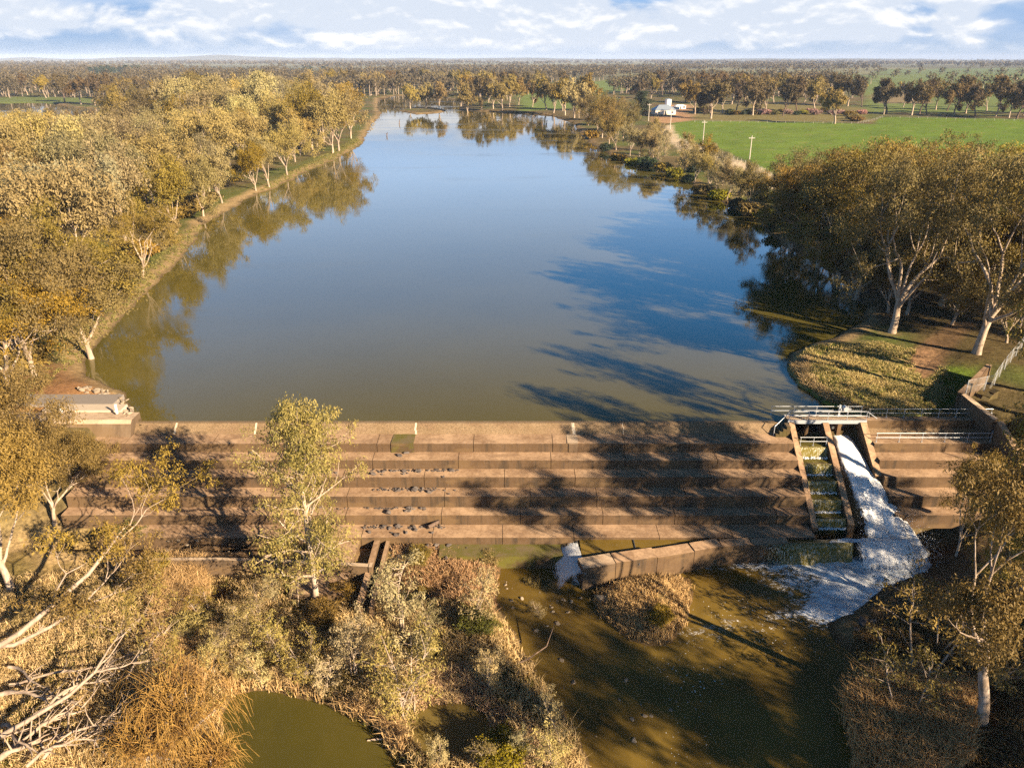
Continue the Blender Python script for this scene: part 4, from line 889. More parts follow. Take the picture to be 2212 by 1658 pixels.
named([(1832,187),(1942,189),(2004,186),(1868,193)],[FARP[1]],7,9,'small yellow wattle tree on the far field edge, {} nearest','wattles on the far field')
for o in [o for o in COL.objects if o.get('group')=='wattles on the far field']:
    for c in o.children:
        if c.name.startswith('crown'):
            if not any(s.name=='wattle_crown' for s in bpy.data.meshes):
                mm=c.data.copy();mm.name='wattle_crown';mm.materials.clear();mm.materials.append(LEAF_WATTLE)
            c.data=bpy.data.meshes['wattle_crown']
x,y,_=P(1386,250,.8);put_tree(CONIF,x,y,17,'dark green dense conifer beside the pale house',sx=1.25)
named([(u,161+2*math.sin(u)) for u in np.linspace(196,300,9)],[CONIF],16,22,'dark green conifer in the windbreak behind the far left field, {} nearest','conifers in the windbreak',sx=1.5)
named([(660,160),(672,158),(700,160)],[CONIF],16,20,'dark conifer by the small far green field, {} nearest','conifers by the small far field',sx=1.5)
# left lagoon trees
LG_PX=[(20,208),(60,206),(100,212),(140,222),(175,226),(205,228),(60,190),(100,190),(150,195),(190,205),(230,215),(262,225),(20,185),(225,196),(260,205),(300,214),(340,216),(280,190),(330,195),(380,200),(420,205),(460,205),(380,186),(430,188),(480,190),(530,196),(580,190),(620,195),(300,176),(350,174),(400,172),(460,175),(520,176),(580,176),(640,180),(130,180),(-30,205),(-60,190),(-15,180)]
named(LG_PX[:6]+LG_PX[10:12]+LG_PX[14:16],[FAR[0],FAR[3],FAR[2],FAR[1]],20,27,'brown gum around the lagoon beyond the left forest, {} nearest','gums around the lagoon')
EXTRA+=[(*P(u,v,.8)[:2],rg.uniform(20,27)) for u,v in LG_PX[6:10]+LG_PX[12:14]+LG_PX[16:]]
# ---------------- distant bush land, one mass
def distant():
    rng=np.random.default_rng(9);C=[];Sz=[];rr=840.;hh=[]
    while rr<16000:
        wid=rr*.85;n=int(min(190,2*wid/(9+rr*.007)))
        x=rng.uniform(-wid,wid,n);y=rr*(1+rng.normal(0,.02,n))
        keep=(fbm(x*.0016,y*.0008,61,3)>(.47 if rr>1500 else .36))
        # the right-hand plain is open farm land
        u=x/y*1700+1105;open_=(u>1760)&(y<2600)&(y>650)&(rng.random(n)<.80);keep&=~open_
        for p,_ in FIELDS[:9]: keep&=sdf(p,x,y)>4
        keep&=(sdf(LAKE,x,y)>8)&(sdf(LAGOON,x,y)>8)&(sdf(PADDOCK,x,y)>5)
        keep&=~((np.abs(x-110)<60)&(y<900))
        C.append(np.stack([x,y],1)[keep]);rr*=1.021 if rr<3000 else 1.033
    C=np.concatenate(C+[np.array(EXTRA)[:,:2]]);N=len(C);H=rng.uniform(14,22,N);nx=len(EXTRA);H[-nx:]=np.array(EXTRA)[:,2]
    V=[];Fq=[];val=[];n0=0
    dist_=np.hypot(C[:,0],C[:,1]);
    per=np.clip(90000/dist_,12,110).astype(int);per[-nx:]=np.clip(160000/dist_[-nx:],60,420).astype(int)
    idx=np.repeat(np.arange(N),per);M=len(idx)
    u=nrm(rng.normal(size=(M,3)))*rng.random((M,1))**.4
    sub=nrm(rng.normal(size=(N,4,3)))*.5;u=u*.62+sub[idx,rng.integers(0,4,M)]
    size=(H*.5)[idx];big=np.sqrt(60./per)[idx]
    wd=np.clip(dist_/2500,1,1.8)[idx]
    p=np.stack([C[idx,0]+u[:,0]*size*.85*wd,C[idx,1]+u[:,1]*size*.85,.5+H[idx]*.62+u[:,2]*H[idx]*.36],1)
    a=nrm(rng.normal(size=(M,3))+[0,0,-.5]);s=nrm(np.cross(a,rng.normal(size=(M,3))))
    L=(1.5*big*rng.uniform(.7,1.3,M)*H[idx]/18*wd)[:,None]
    v=np.stack([p-a*L,p+s*L*.55,p+a*L,p-s*L*.55],1).reshape(-1,3)
    f=np.arange(M*4).reshape(-1,4);vv=np.clip(rng.random(N)[idx]*.6+rng.random(M)*.4,0,1)
    tag(link('distant_forest',mesh('distant_forest',v,f,attr={'v':vv}),leafmat('leaf_distant',(.056,.046,.024),(.132,.10,.05),.15,0.)),'brown and olive bush land fading to the horizon','forest',kind='stuff')
    # trunks of the nearer ones
    m=np.where(dist_<1500)[0];w=.35;b=C[m]
    v=np.stack([np.c_[b[:,0]-w,b[:,1],b[:,0]*0],np.c_[b[:,0]+w,b[:,1],b[:,0]*0],np.c_[b[:,0]+w*.6,b[:,1],H[m]*.7],np.c_[b[:,0]-w*.6,b[:,1],H[m]*.7]],1).reshape(-1,3)
    f=np.arange(len(m)*4).reshape(-1,4)
    o=link('forest_trunks',mesh('forest_trunks',np.concatenate([v,v+[.0,.3,0]]),np.concatenate([f,f+len(v)])),BARK_GREY,parent=bpy.data.objects['distant_forest'])
    # filler of woods behind the individually built gums
distant()
# low blue hills on the horizon
hx=np.linspace(-17000,6000,160);hz_=np.clip((fbm(hx*.0007,hx*0+3,71)-.40)*190*np.interp(hx,[-17000,-6000,-1500,6000],[1.,.75,.45,.1]),0,None)
V=[];
for k,(yy,q) in enumerate(((11500,0),(12300,1),(13500,0))):
    V.append(np.stack([hx,hx*0+yy,hz_*q-1+q*20],1))
V=np.concatenate(V);n=160;i=np.arange(2)[:,None]*n;j=np.arange(n-1)[None]
tag(link('hills',mesh('hills',V,np.stack([i+j,i+j+1,i+n+j+1,i+n+j],-1).reshape(-1,4),True),simple('hill_bush',(.07,.07,.04),.95,.05,.3,.004)),'low blue hills on the horizon at the left','hills',kind='structure')
# haze
m,nt=newmat('haze_air');vp=nd(nt,'ShaderNodeVolumePrincipled',{'Color':(.56,.68,.92,1),'Density':.00006,'Anisotropy':-.15})
nd(nt,'ShaderNodeOutputMaterial',{1:vp.outputs[0]})
mb=MB();mb.box(-21000,21000,-400,16000,-14,78);tag(mb.build('haze',m),'thin blue haze over the plain','haze',kind='stuff')
# ------------------------------------------------------------------ saplings and shrubs below the weir
def sapling(seed,H,spread,nst,lm,n,lean=.18,cr=.5,dens=1.,l=.34,w=.10):
    rng=np.random.default_rng(seed);segs=[];tips=[]
    for s in range(nst):
        az=rng.random()*6.28;d=nrm([math.cos(az)*lean,math.sin(az)*lean,1]);p=np.array([rng.normal(0,.12),rng.normal(0,.12),-.2]);pts=[p];h=H*rng.uniform(.75,1.)
        for i in range(8): d=nrm(d+rng.normal(0,.09,3)+[0,0,.06]);p=p+d*h/8;pts.append(p)
        pts=np.array(pts);r=np.linspace(.07,.012,9)*H/7;segs.append((pts,r,0));tips.append(pts[-1])
        for b in range(int(13*dens)):
            t=rng.uniform(.28,.97);x=t*8;i=min(int(x),7);q=pts[i]+(pts[i+1]-pts[i])*(x-i);az=rng.random()*6.28
            e=q+nrm([math.cos(az),math.sin(az),rng.uniform(.2,1.1)])*spread*(1.1-.6*abs(t-.55))*rng.uniform(.5,1.1)
            m_=(q+e)/2+rng.normal(0,.1,3);segs.append((np.array([q,m_,e]),np.array([.025,.018,.01])*H/7,1));tips+=[e,(m_+e)/2]
    return segs,np.array(tips),rng
SAP=[Proto('sapling',sapling(s,7,1.7,n,LEAF_SILVER,0),LEAF_SILVER,BARK_PALE,38,.24,.075,.62,0,5) for s,n in ((401,1),(402,2),(403,2),(404,3))]
SAPG=[Proto('sapling',sapling(s,7,1.8,n,LEAF_GOLD,0),lm,BARK_GREY,30,.24,.075,.65,0,5) for s,n,lm in ((411,2,LEAF_GOLD),(412,3,LEAF_PALE),(413,2,LEAF_PALE))]
BUSH=[Proto('shrub',sapling(s,2.4,1.3,7,lm,0,.75),lm,BARK_GREY,36,.22,.08,.55,0,4,.8) for s,lm in ((421,LEAF_GREEN),(422,LEAF_GOLD),(423,LEAF_PALE),(424,LEAF_SILVER))]
def px_tree(pr,u,v,top,label,group=None,cat='sapling',sx=1.,z=None):
    x,y,_=P(u,v,-8.3)
    z=ground_z(x,y) if z is None else z
    x,y,_=P(u,v,z);f=y*_c+(CAMH-z)*_s;H=max(1.,(v-top)/F*f/math.cos(PITCH+(v-CY)/F*.8))
    return put_tree(pr,x,y,H,label,group,cat,z=z,sx=sx)
KEY=[(877,1372,1203,SAP[1],'silver-leaved sapling between the channel walls and the puddle'),(1020,1358,1230,SAP[2],'pale silver sapling on the edge of the grassy hump by the stream'),(935,1392,1305,SAPG[2],'small olive sapling between the two silver saplings'),
(1057,1490,1392,SAP[3],'broad silver-grey sapling on the stream edge right of the grassy bank'),(765,1460,1318,SAP[3],'tall pale sapling in the thicket below the training wall end'),(873,1555,1375,SAPG[1],'tall twin-stemmed pale sapling standing between the two ponds'),(892,1548,1390,SAP[0],'slim white-stemmed sapling beside the twin-stemmed one between the ponds'),
(1160,1345,1296,SAPG[1],'thin-leaved sapling growing out of the gravelly stream bed'),(1212,1612,1492,SAP[0],'wispy grey sapling leaning over the stream at the bottom'),(950,1655,1592,SAP[3],'low silver sapling in front of the round pond'),(1198,1668,1565,SAP[2],'silver sapling at the bottom of the frame right of the round pond'),
(575,1494,1385,SAP[0],'white-stemmed sapling above the big pond edge'),(513,1480,1402,SAPG[1],'small sapling above the near corner of the big pond'),(312,1492,1410,SAP[0],'leafy sapling with a bent white stem left of the reeds'),(643,1315,1240,SAP[0],'young gum with a pale bent stem left of the tall lone gum'),(462,1455,1370,SAP[3],'silvery sapling beside the pale reed bed'),
(655,1480,1370,SAPG[1],'dense olive sapling behind the big pond'),(700,1500,1400,SAP[2],'pale sapling nearest the middle of the big pond edge'),(610,1430,1330,SAPG[2],'olive sapling in the middle of the thicket'),(540,1400,1300,SAPG[1],'sapling near the small dark pool in the brush'),(775,1425,1345,SAP[3],'grey sapling below the lone gum'),(820,1480,1380,SAPG[0],'golden sapling above the channel end'),
(1120,1640,1570,SAP[3],'silver bushy sapling at the lower edge between pond and stream'),(1060,1650,1590,SAPG[2],'pale sapling at the lower edge right of the round pond'),(560,1330,1255,SAPG[1],'olive sapling close under the training wall'),(480,1420,1330,SAPG[2],'brushy sapling behind the reed bed'),(590,1300,1240,SAP[3],'bushy grey sapling just under the training wall')]
for u,v,t,pr,lab in KEY: px_tree(pr,u,v,t,lab,sx=1.15)
BK=[(1032,1358,1310,0,'bright yellow-green bush at the foot of the stream-edge sapling'),(925,1420,1375,1,'golden bush in the grass above the round pond'),(1078,1600,1570,0,'dark green bush on the far rim of the round pond'),(1085,1650,1600,0,'dark green shrub between round pond and stream'),
(745,1290,1255,1,'yellowish shrub at the foot of the training wall end'),(1160,1275,1245,1,'green-gold shrub overhanging the first stream pool'),(1425,1345,1312,1,'golden shrub on the grassy islet below the sill'),
(905,1215,1180,1,'reddish brown shrub on the hump below the apron ledge'),(1065,1215,1185,2,'grey-brown shrub beside the first stream pool'),(300,1160,1105,0,'green shrub at the left end of the bare apron earth'),(330,1240,1195,1,'golden shrub hard against the training wall'),(420,1360,1310,2,'brushy grey shrub near the small dark pool'),(700,1345,1300,1,'golden shrub left of the channel walls')]
for u,v,t,k,lab in BK: px_tree(BUSH[k],u,v,t,lab,None,'shrub',1.2)
# infill of the thicket
rk=np.random.default_rng(55);n=0
for _ in range(900):
    if n>=8: break
    u,v=rk.uniform(60,860),rk.uniform(1270,1500)
    x,y,_z=P(u,v,-8.4)
    e=low_mask(np.array([[x]]),np.array([[y]]))[0,0]
    if e<1. or (780<u<860 and v<1300) or (610<u<770 and v<1410): continue
    H=rk.uniform(2.,4.2);pr=[SAPG[0],SAPG[1],SAPG[2],SAP[3],BUSH[1],BUSH[2]][int(rk.integers(0,6))]
    kind='shrub' if pr in BUSH else 'sapling'
    put_tree(pr,x,y,H if kind=='sapling' else H*.55,f'brushy olive {kind} in the thicket below the weir','bushes of the thicket below the weir',kind,sx=1.35);n+=1
# right bank brush at the stream
for u,v,t,pr,sx,lab in [(1985,1470,1300,SAPG[0],1.5,'rounded golden young gum on the dark right bank above the reeds'),(1950,1560,1440,SAPG[0],1.6,'low olive gum shrub in front of the reeds on the right bank'),(2065,1200,965,NEAR[0],.62,'sunlit round-crowned gum beside the shaded right steps'),(2190,1330,1060,NEARD[2],.8,'dark gum at the right frame edge below the curved wall'),(2150,1480,1370,SAPG[1],1.8,'olive brush under the white-limbed gum'),(2030,1400,1310,SAPG[0],1.6,'golden brush behind the rounded young gum')]:
    px_tree(pr,u,v,t,lab,None,'tree' if pr in NEAR+NEARD else 'sapling',sx)
# golden willow
def willow(seed,H,R_):
    rng=np.random.default_rng(seed);m=MB();tw=MB()
    for k in range(14):
        az=k*.45+rng.normal(0,.2);p=np.array([0,0,-.2]);d=nrm([math.cos(az)*.6,math.sin(az)*.6,1]);pts=[p]
        for i in range(5): d=nrm(d+rng.normal(0,.12,3));p=p+d*H*.13;pts.append(p)
        m.tube(pts,np.linspace(.14,.05,6),5)
        for j in range(20):
            q=pts[int(rng.integers(2,6))];a2=az+rng.normal(0,1.1);out_=R_*rng.uniform(.35,1.);L=[q]
            dd=np.array([math.cos(a2),math.sin(a2),0])
            for s in range(1,7):
                t=s/6;L.append(q+dd*out_*t**.85+np.array([0,0,H*.62*math.sin(t*2.2)*rng.uniform(.8,1.1)-H*.55*t*t*rng.uniform(.6,1.2)])+rng.normal(0,.13,3))
            tw.tube(L,np.linspace(.026,.010,7),3,cap=False)
    return m,tw
TW,nt=newmat('willow_twigs');p=pos(nt);n=noise(nt,p,.8,4)
out(nt,pbr(nt,mixc(nt,ramp(nt,n,.35,.65),(.20,.105,.025),(.42,.25,.06)),.7,.3))
for (u,v,H,Rr,sd_,lab) in ((400,1590,5.2,4.0,1,'golden bare-twigged willow drooping beside the big pond'),(330,1640,3.8,3.2,2,'lower russet willow in front of the golden willow'),(455,1655,2.6,2.4,3,'bare brown willow bush leaning over the near pond edge')):
    x,y,_=P(u,v,-8.4);e=empty('willow',(x,y,ground_z(x,y)),0,lab,'willow');a,b=willow(sd_,H,Rr);a.build('trunk',BARK_GREY,e,True);b.build('crown',TW,e,True)
# fallen timber at the lower left
rk=np.random.default_rng(66)
FB=[((20,1475),(250,1440),.22),((0,1500),(200,1530),.28),((60,1560),(230,1480),.24),((30,1610),(180,1540),.3),((0,1640),(150,1580),.34),((90,1640),(260,1560),.2),((120,1510),(310,1400),.18),((10,1440),(120,1540),.2),((170,1600),(330,1530),.14),((60,1660),(240,1610),.22),((0,1560),(90,1620),.26),((270,1470),(352,1382),.15)]
for k,(a,b,r) in enumerate(FB):
    A_=np.array(P(*a,-7.6));B_=np.array(P(*b,-7.2));m=MB();t=np.linspace(0,1,9)[:,None];wob=np.cumsum(rk.normal(0,.13,(9,3)),0)
    pts=A_*(1-t)+B_*t+wob+np.array([0,0,1.1])*np.sin(t*3.1)*rk.uniform(.2,1.1)
    pts[:,2]=np.maximum(pts[:,2],-8.2)
    r*=.62;m.tube(pts,r*np.linspace(1,.3,9)*(1+.18*np.sin(np.arange(9)*2.1)),7)
    for j in range(12):
        q=pts[int(rk.integers(2,9))];d=nrm(nrm(B_-A_)+rk.normal(0,.7,3)+[0,0,.35]);L=rk.uniform(1.,2.8)
        m.tube([q,q+d*L*.5+rk.normal(0,.12,3),q+d*L+rk.normal(0,.25,3)],[r*.38,r*.25,r*.07],5)
    o=m.build('fallen_branch',BARK_DEAD,None,True)
    tag(o,f'bleached fallen branch in the timber tangle at lower left, {ordw(k)} from the back','branch','fallen branches at the lower left')
# loose log and dark sheet on the weir
m=MB();a=np.array(P(925,1138,-6.6));b=np.array(P(948,1125,-6.45));m.tube([a,(a+b)/2,b],[.2,.21,.19],10);tag(m.build('log',BARK_DARK,None,True),'short dark log lying on the lowest weir step','log')
m=MB();a=np.array(P(1270,1610,LOWZ));a=np.array(P(793,1598,LOWZ+.05));b=np.array(P(842,1594,LOWZ+.1));m.tube([a,(a+b)/2+[0,0,.06],b],[.05,.09,.07],6);tag(m.build('floating_stick',BARK_DEAD,None,True),'pale stick floating at the right edge of the big pond','stick')
m=MB();x,y,z=P(1155,1420,LOWZ+.6);m.tube([P(1090,1445,LOWZ+.3),P(1140,1422,LOWZ+.9),P(1180,1395,LOWZ+1.2),P(1200,1340,LOWZ+1.9)],[.09,.07,.05,.02],6);tag(m.build('bent_branch',BARK_DARK,None,True),'thin dark bent branch reaching over the stream bed','branch')
# ------------------------------------------------------------------ rocks
def rockmesh(seed):
    rng=np.random.default_rng(seed);bpy_bm=__import__('bmesh');bm=bpy_bm.new();bpy_bm.ops.create_icosphere(bm,subdivisions=2,radius=.5)
    pl=[(nrm(rng.normal(size=3)),rng.uniform(.26,.42)) for _ in range(9)]
    for v in bm.verts:
        c=np.array(v.co)*1.1
        for n,d in pl:
            k=c@n-d
            if k>0:c=c-n*k
        v.co=c*np.array([1.2,1,.75])
    me=bpy.data.meshes.new('rock');bm.to_mesh(me);bm.free();return me
def rockmat(name,a,b): 
    m,nt=newmat(name);p=pos(nt);r=nd(nt,'ShaderNodeObjectInfo').outputs['Random'];n=noise(nt,p,4,6,.7)
    out(nt,pbr(nt,mixc(nt,mth(nt,'ADD',mth(nt,'MULTIPLY',n,.6),mth(nt,'MULTIPLY',r,.4)),a,b),.9,.25,n,.5,.06));return m
RM=[rockmesh(i) for i in range(6)];ROCKD=rockmat('dark_rock',(.035,.03,.03),(.17,.14,.12));ROCKL=rockmat('pale_rock',(.15,.115,.08),(.36,.29,.21))
RD=[];RLt=[]
for r in RM:
    r.materials.append(ROCKD);RD.append(r);q=r.copy();q.materials.clear();q.materials.append(ROCKL);RLt.append(q)
rk=np.random.default_rng(88)
def rock(x,y,z,s,label,group,dark=True):
    o=link('rock',(RD if dark else RLt)[int(rk.integers(0,6))]);o.location=(x,y,z+s*.18);o.rotation_euler=(rk.normal(0,.3),rk.normal(0,.3),rk.random()*6.28);o.scale=(s,s*rk.uniform(.7,1.1),s*rk.uniform(.7,1.1));tag(o,label,'rock',group)
def rowrocks(spec,label,group,dark=True,spread=.35,smin=.25,smax=.65):
    for (u0,u1,v,z,n) in spec:
        for k in range(n):
            x,y,_=P(rk.uniform(u0,u1),v,z);rock(x,y-abs(rk.normal(0,spread))*(2.2 if rk.random()<.4 else .6),z,smin+(smax-smin)*rk.random()**1.8,label,group,dark)
rowrocks([(800,940,1016,-3.1,22),(955,985,1016,-3.1,3)],'dark rock washed up along the third weir step','dark rocks on the third weir step')
rowrocks([(808,870,1057,-4.4,9),(880,945,1056,-4.4,13),(960,990,1057,-4.4,3)],'dark rock washed up along the fourth weir step','dark rocks on the fourth weir step')
rowrocks([(830,930,1098,-5.75,12),(550,700,1096,-5.75,10)],'dark rock on the fifth weir step','dark rocks on the fifth weir step')
rowrocks([(785,950,1138,-6.95,24)],'dark rock strewn along the lowest apron step','dark rocks on the lowest apron step')
rowrocks([(860,885,978,-2.0,4),(690,745,1018,-3.1,6),(540,552,979,-2.,3)],'scattered dark stone on an upper weir step','stones on the upper weir steps')
rowrocks([(480,640,1112,-7.2,14),(440,660,1150,-7.3,9),(330,460,1165,-7.3,9)],'stone lying on the bare earth behind the training wall','stones behind the training wall',False,.8,.15,.45)
rowrocks([(850,1010,1176,-7.9,20),(842,860,1200,-8,5),(838,858,1225,-8,4)],'grey stone heaped at the foot of the apron ledge','stones below the apron ledge',True,.7,.3,.6)
for k in range(30):
    u,v=rk.uniform(1085,1290),rk.uniform(1255,1400)
    if v>1340 and u>1220: continue
    x,y,_=P(u,v,LOWZ);rock(x,y,LOWZ-.06,rk.uniform(.15,.5),'pale stone poking out of the shallow stream bed','stones in the stream bed',False)
for k in range(16):
    u,v=rk.uniform(1180,1480),rk.uniform(1400,1600);x,y,_=P(u,v,LOWZ);rock(x,y,LOWZ-.1,rk.uniform(.25,.55),'pale stone showing through the olive stream','stones in the olive stream',False)
x,y,_=P(1305,1300,LOWZ);rock(x,y,LOWZ-.1,1.9,'large sandy boulder at the head of the stream bed','boulders',False)
for k,(u,v,s) in enumerate([(1860,1350,.9),(1885,1345,.7),(1875,1362,.8),(1905,1362,.6),(1850,1365,.6),(1895,1378,.8),(1920,1385,.5)]):
    x,y,_=P(u,v,-8.6);rock(x,y,ground_z(x,y),s,'broken rock on the right bank below the white water','broken rocks on the right bank')
for k in range(60):                                    # riprap round the left abutment
    t=rk.random();q=[(172,842),(205,850),(240,858),(262,868),(275,885),(284,905)];i=min(int(t*5),4);fr=t*5-i
    u=q[i][0]*(1-fr)+q[i+1][0]*fr;v=q[i][1]*(1-fr)+q[i+1][1]*fr;x,y,_=P(u,v,.4);rock(x+rk.normal(0,.35),y+rk.normal(0,.35),.5+rk.normal(0,.15),rk.uniform(.35,.8),'grey riprap stone round the left abutment','riprap at the left abutment',False)
def rubble(spec,label,mat,seed,smin,smax):
    rng=np.random.default_rng(seed);m=MB();base=[(np.array([v.co for v in r.vertices]),np.array([p.vertices[:] for p in r.polygons])) for r in RM]
    for (u0,u1,v0,v1,z,n) in spec:
        for k in range(n):
            x,y,_=P(rng.uniform(u0,u1),rng.uniform(v0,v1),z);s=rng.uniform(smin,smax);b,f=base[int(rng.integers(0,6))];a=rng.random()*6.28
            m.add(np.c_[b[:,0]*math.cos(a)-b[:,1]*math.sin(a),b[:,0]*math.sin(a)+b[:,1]*math.cos(a),b[:,2]]*s+np.array([x,y,(ground_z(x,y) if z<-7.05 and y<66.9 else z)+s*.15]),f)
    tag(m.build('rubble',mat),label,'rubble',kind='stuff')
rubble([(800,990,1014,1018,-3.1,60),(805,950,1054,1059,-4.4,60),(600,930,1096,1100,-5.75,70),(785,960,1134,1142,-6.95,90),(850,1010,1172,1184,-7.9,110),(840,862,1185,1235,-8,50)],'small dark rubble along the weir steps',ROCKD,4,.1,.3)
rubble([(330,680,1105,1190,-7.3,240),(1085,1290,1260,1420,-9.2,160),(1150,1260,1400,1560,-9.,60)],'small pale stones on bare earth and in the stream bed',ROCKL,5,.08,.25)
# ------------------------------------------------------------------ grass, reeds, ground cover
def tufts(name,XY,h,n,w,cols,label,seed,lean=.35,zs=None):
    rng=np.random.default_rng(seed);XY=np.asarray(XY);N=len(XY);z=ground_zs(XY[:,0],XY[:,1]) if zs is None else zs
    i=np.repeat(np.arange(N),n);M=len(i);hs=np.broadcast_to(h,(N,))[i]*rng.uniform(.55,1.25,M)
    b=np.stack([XY[i,0]+rng.normal(0,.16,M),XY[i,1]+rng.normal(0,.16,M),z[i]-.05],1)
    d=nrm(np.stack([rng.normal(0,lean,M),rng.normal(0,lean,M),np.ones(M)],1));side=nrm(np.cross(d,rng.normal(size=(M,3))))*(w*rng.uniform(.6,1.3,M))[:,None]
    bend=np.stack([rng.normal(0,.3,M),rng.normal(0,.3,M),-.12*np.ones(M)],1)*hs[:,None]
    mid=b+d*hs[:,None]*.6;tip=b+d*hs[:,None]+bend
    v=np.stack([b-side,b+side,mid+side*.8,mid-side*.8,tip],1).reshape(-1,3)
    k=np.arange(M)[:,None]*5;f4=k+np.array([[0,1,2,3]]);f3=k+np.array([[3,2,4]])
    val=np.clip(rng.random(N)[i]*.55+rng.random(M)*.45,0,1)
    me=mesh(name,v,[f4,f3],attr={'v':np.concatenate([val,val])})
    return tag(link(name,me,leafmat(name+'_leaf',*cols,.2,0.)),label,'grass',kind='stuff')
def region(polypx,n,seed,z=-8.4,avoid=1,mind=.1):
    rng=np.random.default_rng(seed);p=PP(polypx,z);lo=p.min(0);hi=p.max(0);q=lo+(hi-lo)*rng.random((n*4,2))
    q=q[sdf(p,q[:,0],q[:,1])<0]
    if avoid==1: q=q[low_mask(q[:,0][None],q[:,1][None])[0]>mind]
    if avoid==2: q=q[water_mask(q[:,0][None],q[:,1][None])[0]>.25]
    return q[:n]
LOWL=[(-150,1290),(230,1225),(480,1225),(700,1230),(800,1275),(835,1310),(960,1300),(1090,1340),(1150,1420),(1185,1490),(1245,1575),(1290,1720),(-250,1720)]
q=region(LOWL,9000,1);tufts('dry_grass',q,.55,7,.035,((.34,.235,.09),(.66,.48,.22)),'dry golden grass covering the low ground below the weir',1)
nz=fbm(q[:,0]*.25,q[:,1]*.25,3);tufts('green_grass',q[nz>.52],.5,7,.04,((.09,.085,.015),(.22,.18,.035)),'olive green grass in patches below the weir',2)
tufts('tall_grass',region(LOWL,4200,5),.9,9,.03,((.38,.265,.115),(.70,.51,.26)),'tall straw grass tussocks below the weir',3)
tufts('pink_grass',region([(880,1440),(1010,1440),(1090,1530),(1180,1590),(1180,1660),(1080,1660),(1075,1560),(1020,1510),(940,1510),(900,1530),(870,1500)],1500,15),.5,9,.035,((.34,.21,.12),(.58,.40,.26)),'pinkish dry grass round the small pond',13)
REED=((.30,.18,.07),(.62,.42,.20))
rp=np.concatenate([region([(325,1215),(445,1215),(445,1285),(400,1310),(340,1290)],500,6,-8.2),region([(335,1300),(430,1300),(425,1390),(440,1500),(345,1480),(325,1400)],900,7,-8.2),region([(480,1480),(590,1475),(760,1520),(870,1580),(870,1625),(780,1560),(600,1502),(500,1510)],420,8,-8.6,1,.1)])
tufts('reeds',rp,1.7,9,.032,REED,'tan reeds in the brush below the weir',4,.18)
rp=region([(1815,1475),(1900,1455),(2000,1480),(2095,1520),(2100,1570),(2080,1680),(1840,1700),(1815,1600)],1500,9,-8.4,1,.05);tufts('river_reeds',rp,1.9,10,.036,((.34,.20,.075),(.66,.43,.19)),'tan reed bed on the right bank of the stream',5,.14)
q=region([(1260,1300),(1300,1265),(1400,1240),(1490,1245),(1495,1300),(1460,1385),(1385,1395),(1310,1345)],700,10);tufts('islet_grass',q,.6,9,.032,((.28,.17,.07),(.56,.38,.17)),'dry grass on the islet below the sill',6)
q=region([(850,1185),(1010,1180),(1075,1200),(1065,1330),(960,1300),(850,1260)],900,11);tufts('hump_grass',q,.6,9,.03,((.30,.16,.07),(.50,.33,.18)),'rusty grass on the hump below the ledge',7)
q=region([(1850,1320),(2050,1230),(2230,1250),(2260,1700),(2080,1700),(1900,1440)],2600,12,-6.);tufts('bank_grass',q,.55,8,.035,((.13,.085,.03),(.28,.18,.07)),'brown grass on the shaded right bank',8)
PEN=[(1704,785),(1760,748),(1900,742),(1990,765),(2040,800),(2060,850),(2000,897),(1850,897),(1740,850)]
q=region(PEN,5200,13,.5,2);q=q[fbm(q[:,0]*.35,q[:,1]*.35,44)+.25*np.random.default_rng(4).random(len(q))>.52];tr=sdf(PP([(1955,770),(2060,690),(2110,690),(2040,770),(2030,810),(1990,830)],.8),q[:,0],q[:,1]);q=q[tr>-.3]
tufts('bank_top_grass',q,.5,7,.035,((.30,.23,.07),(.60,.46,.20)),'dry grass on the rounded point beside the sluice',9,.5)
nz=fbm(q[:,0]*.3,q[:,1]*.3,6);tufts('green_point_grass',q[(nz>.55)|(q[:,0]>46.5)],.4,8,.04,((.08,.10,.012),(.20,.21,.03)),'fresh green grass patches on the rounded point',10,.5)
q=region([(1745,775),(1710,780),(1702,800),(1740,850),(1800,880),(1850,893),(1880,888),(1790,850),(1745,810)],650,14,.5,2);tufts('edge_grass',q,.7,9,.032,((.30,.20,.09),(.52,.38,.19)),'straw coloured grass fringe along the point',11,.45)
# low scrub and grass on the left bank and shoreline
q=region([(60,870),(265,700),(420,530),(660,390),(790,310),(770,300),(640,365),(400,500),(230,650),(0,830)],3200,16,.6,2);tufts('shore_grass',q,.45,7,.06,((.10,.11,.022),(.24,.20,.06)),'short grass along the left shore',12,.5)
# ------------------------------------------------------------------ poles, fence, house
WOOD=simple('grey_timber',(.46,.41,.35),.85,.2,.2,5);INSUL=simple('insulator',(.5,.5,.5),.4,.5,.1,5)
def pole(u,v,top,label):
    x,y,z=P(u,v,.9);f=y*_c+CAMH*_s;H=(v-top)/F*f/math.cos(PITCH+(v-CY)/F);e=empty('power_pole',(x,y,z),0,label,'power pole','power poles along the track')
    m=MB();m.tube([(0,0,-.5),(0,0,H)],[.22,.15],8);m.build('post',WOOD,e);m=MB();m.box(-1.2,1.2,-.2,-.08,H-1.,H-.82);c=m.build('crossarm',WOOD,e)
    for k in (-1.05,-.4,.4,1.05):
        m=MB();m.tube([(k,-.14,H-.82),(k,-.14,H-.55)],[.08,.05],6);m.build('insulator',INSUL,c)
    return (x,y-.14,z+H-.55)
PT=[pole(1618,346,296,'power pole between the track and the green paddock, nearest the weir'),pole(1517,312,263,'power pole at the near corner of the green paddock'),pole(1447,278,236,'power pole at the bend of the track before the house'),pole(1400,262,226,'power pole beside the pale house, farthest along the line')]
m=MB()
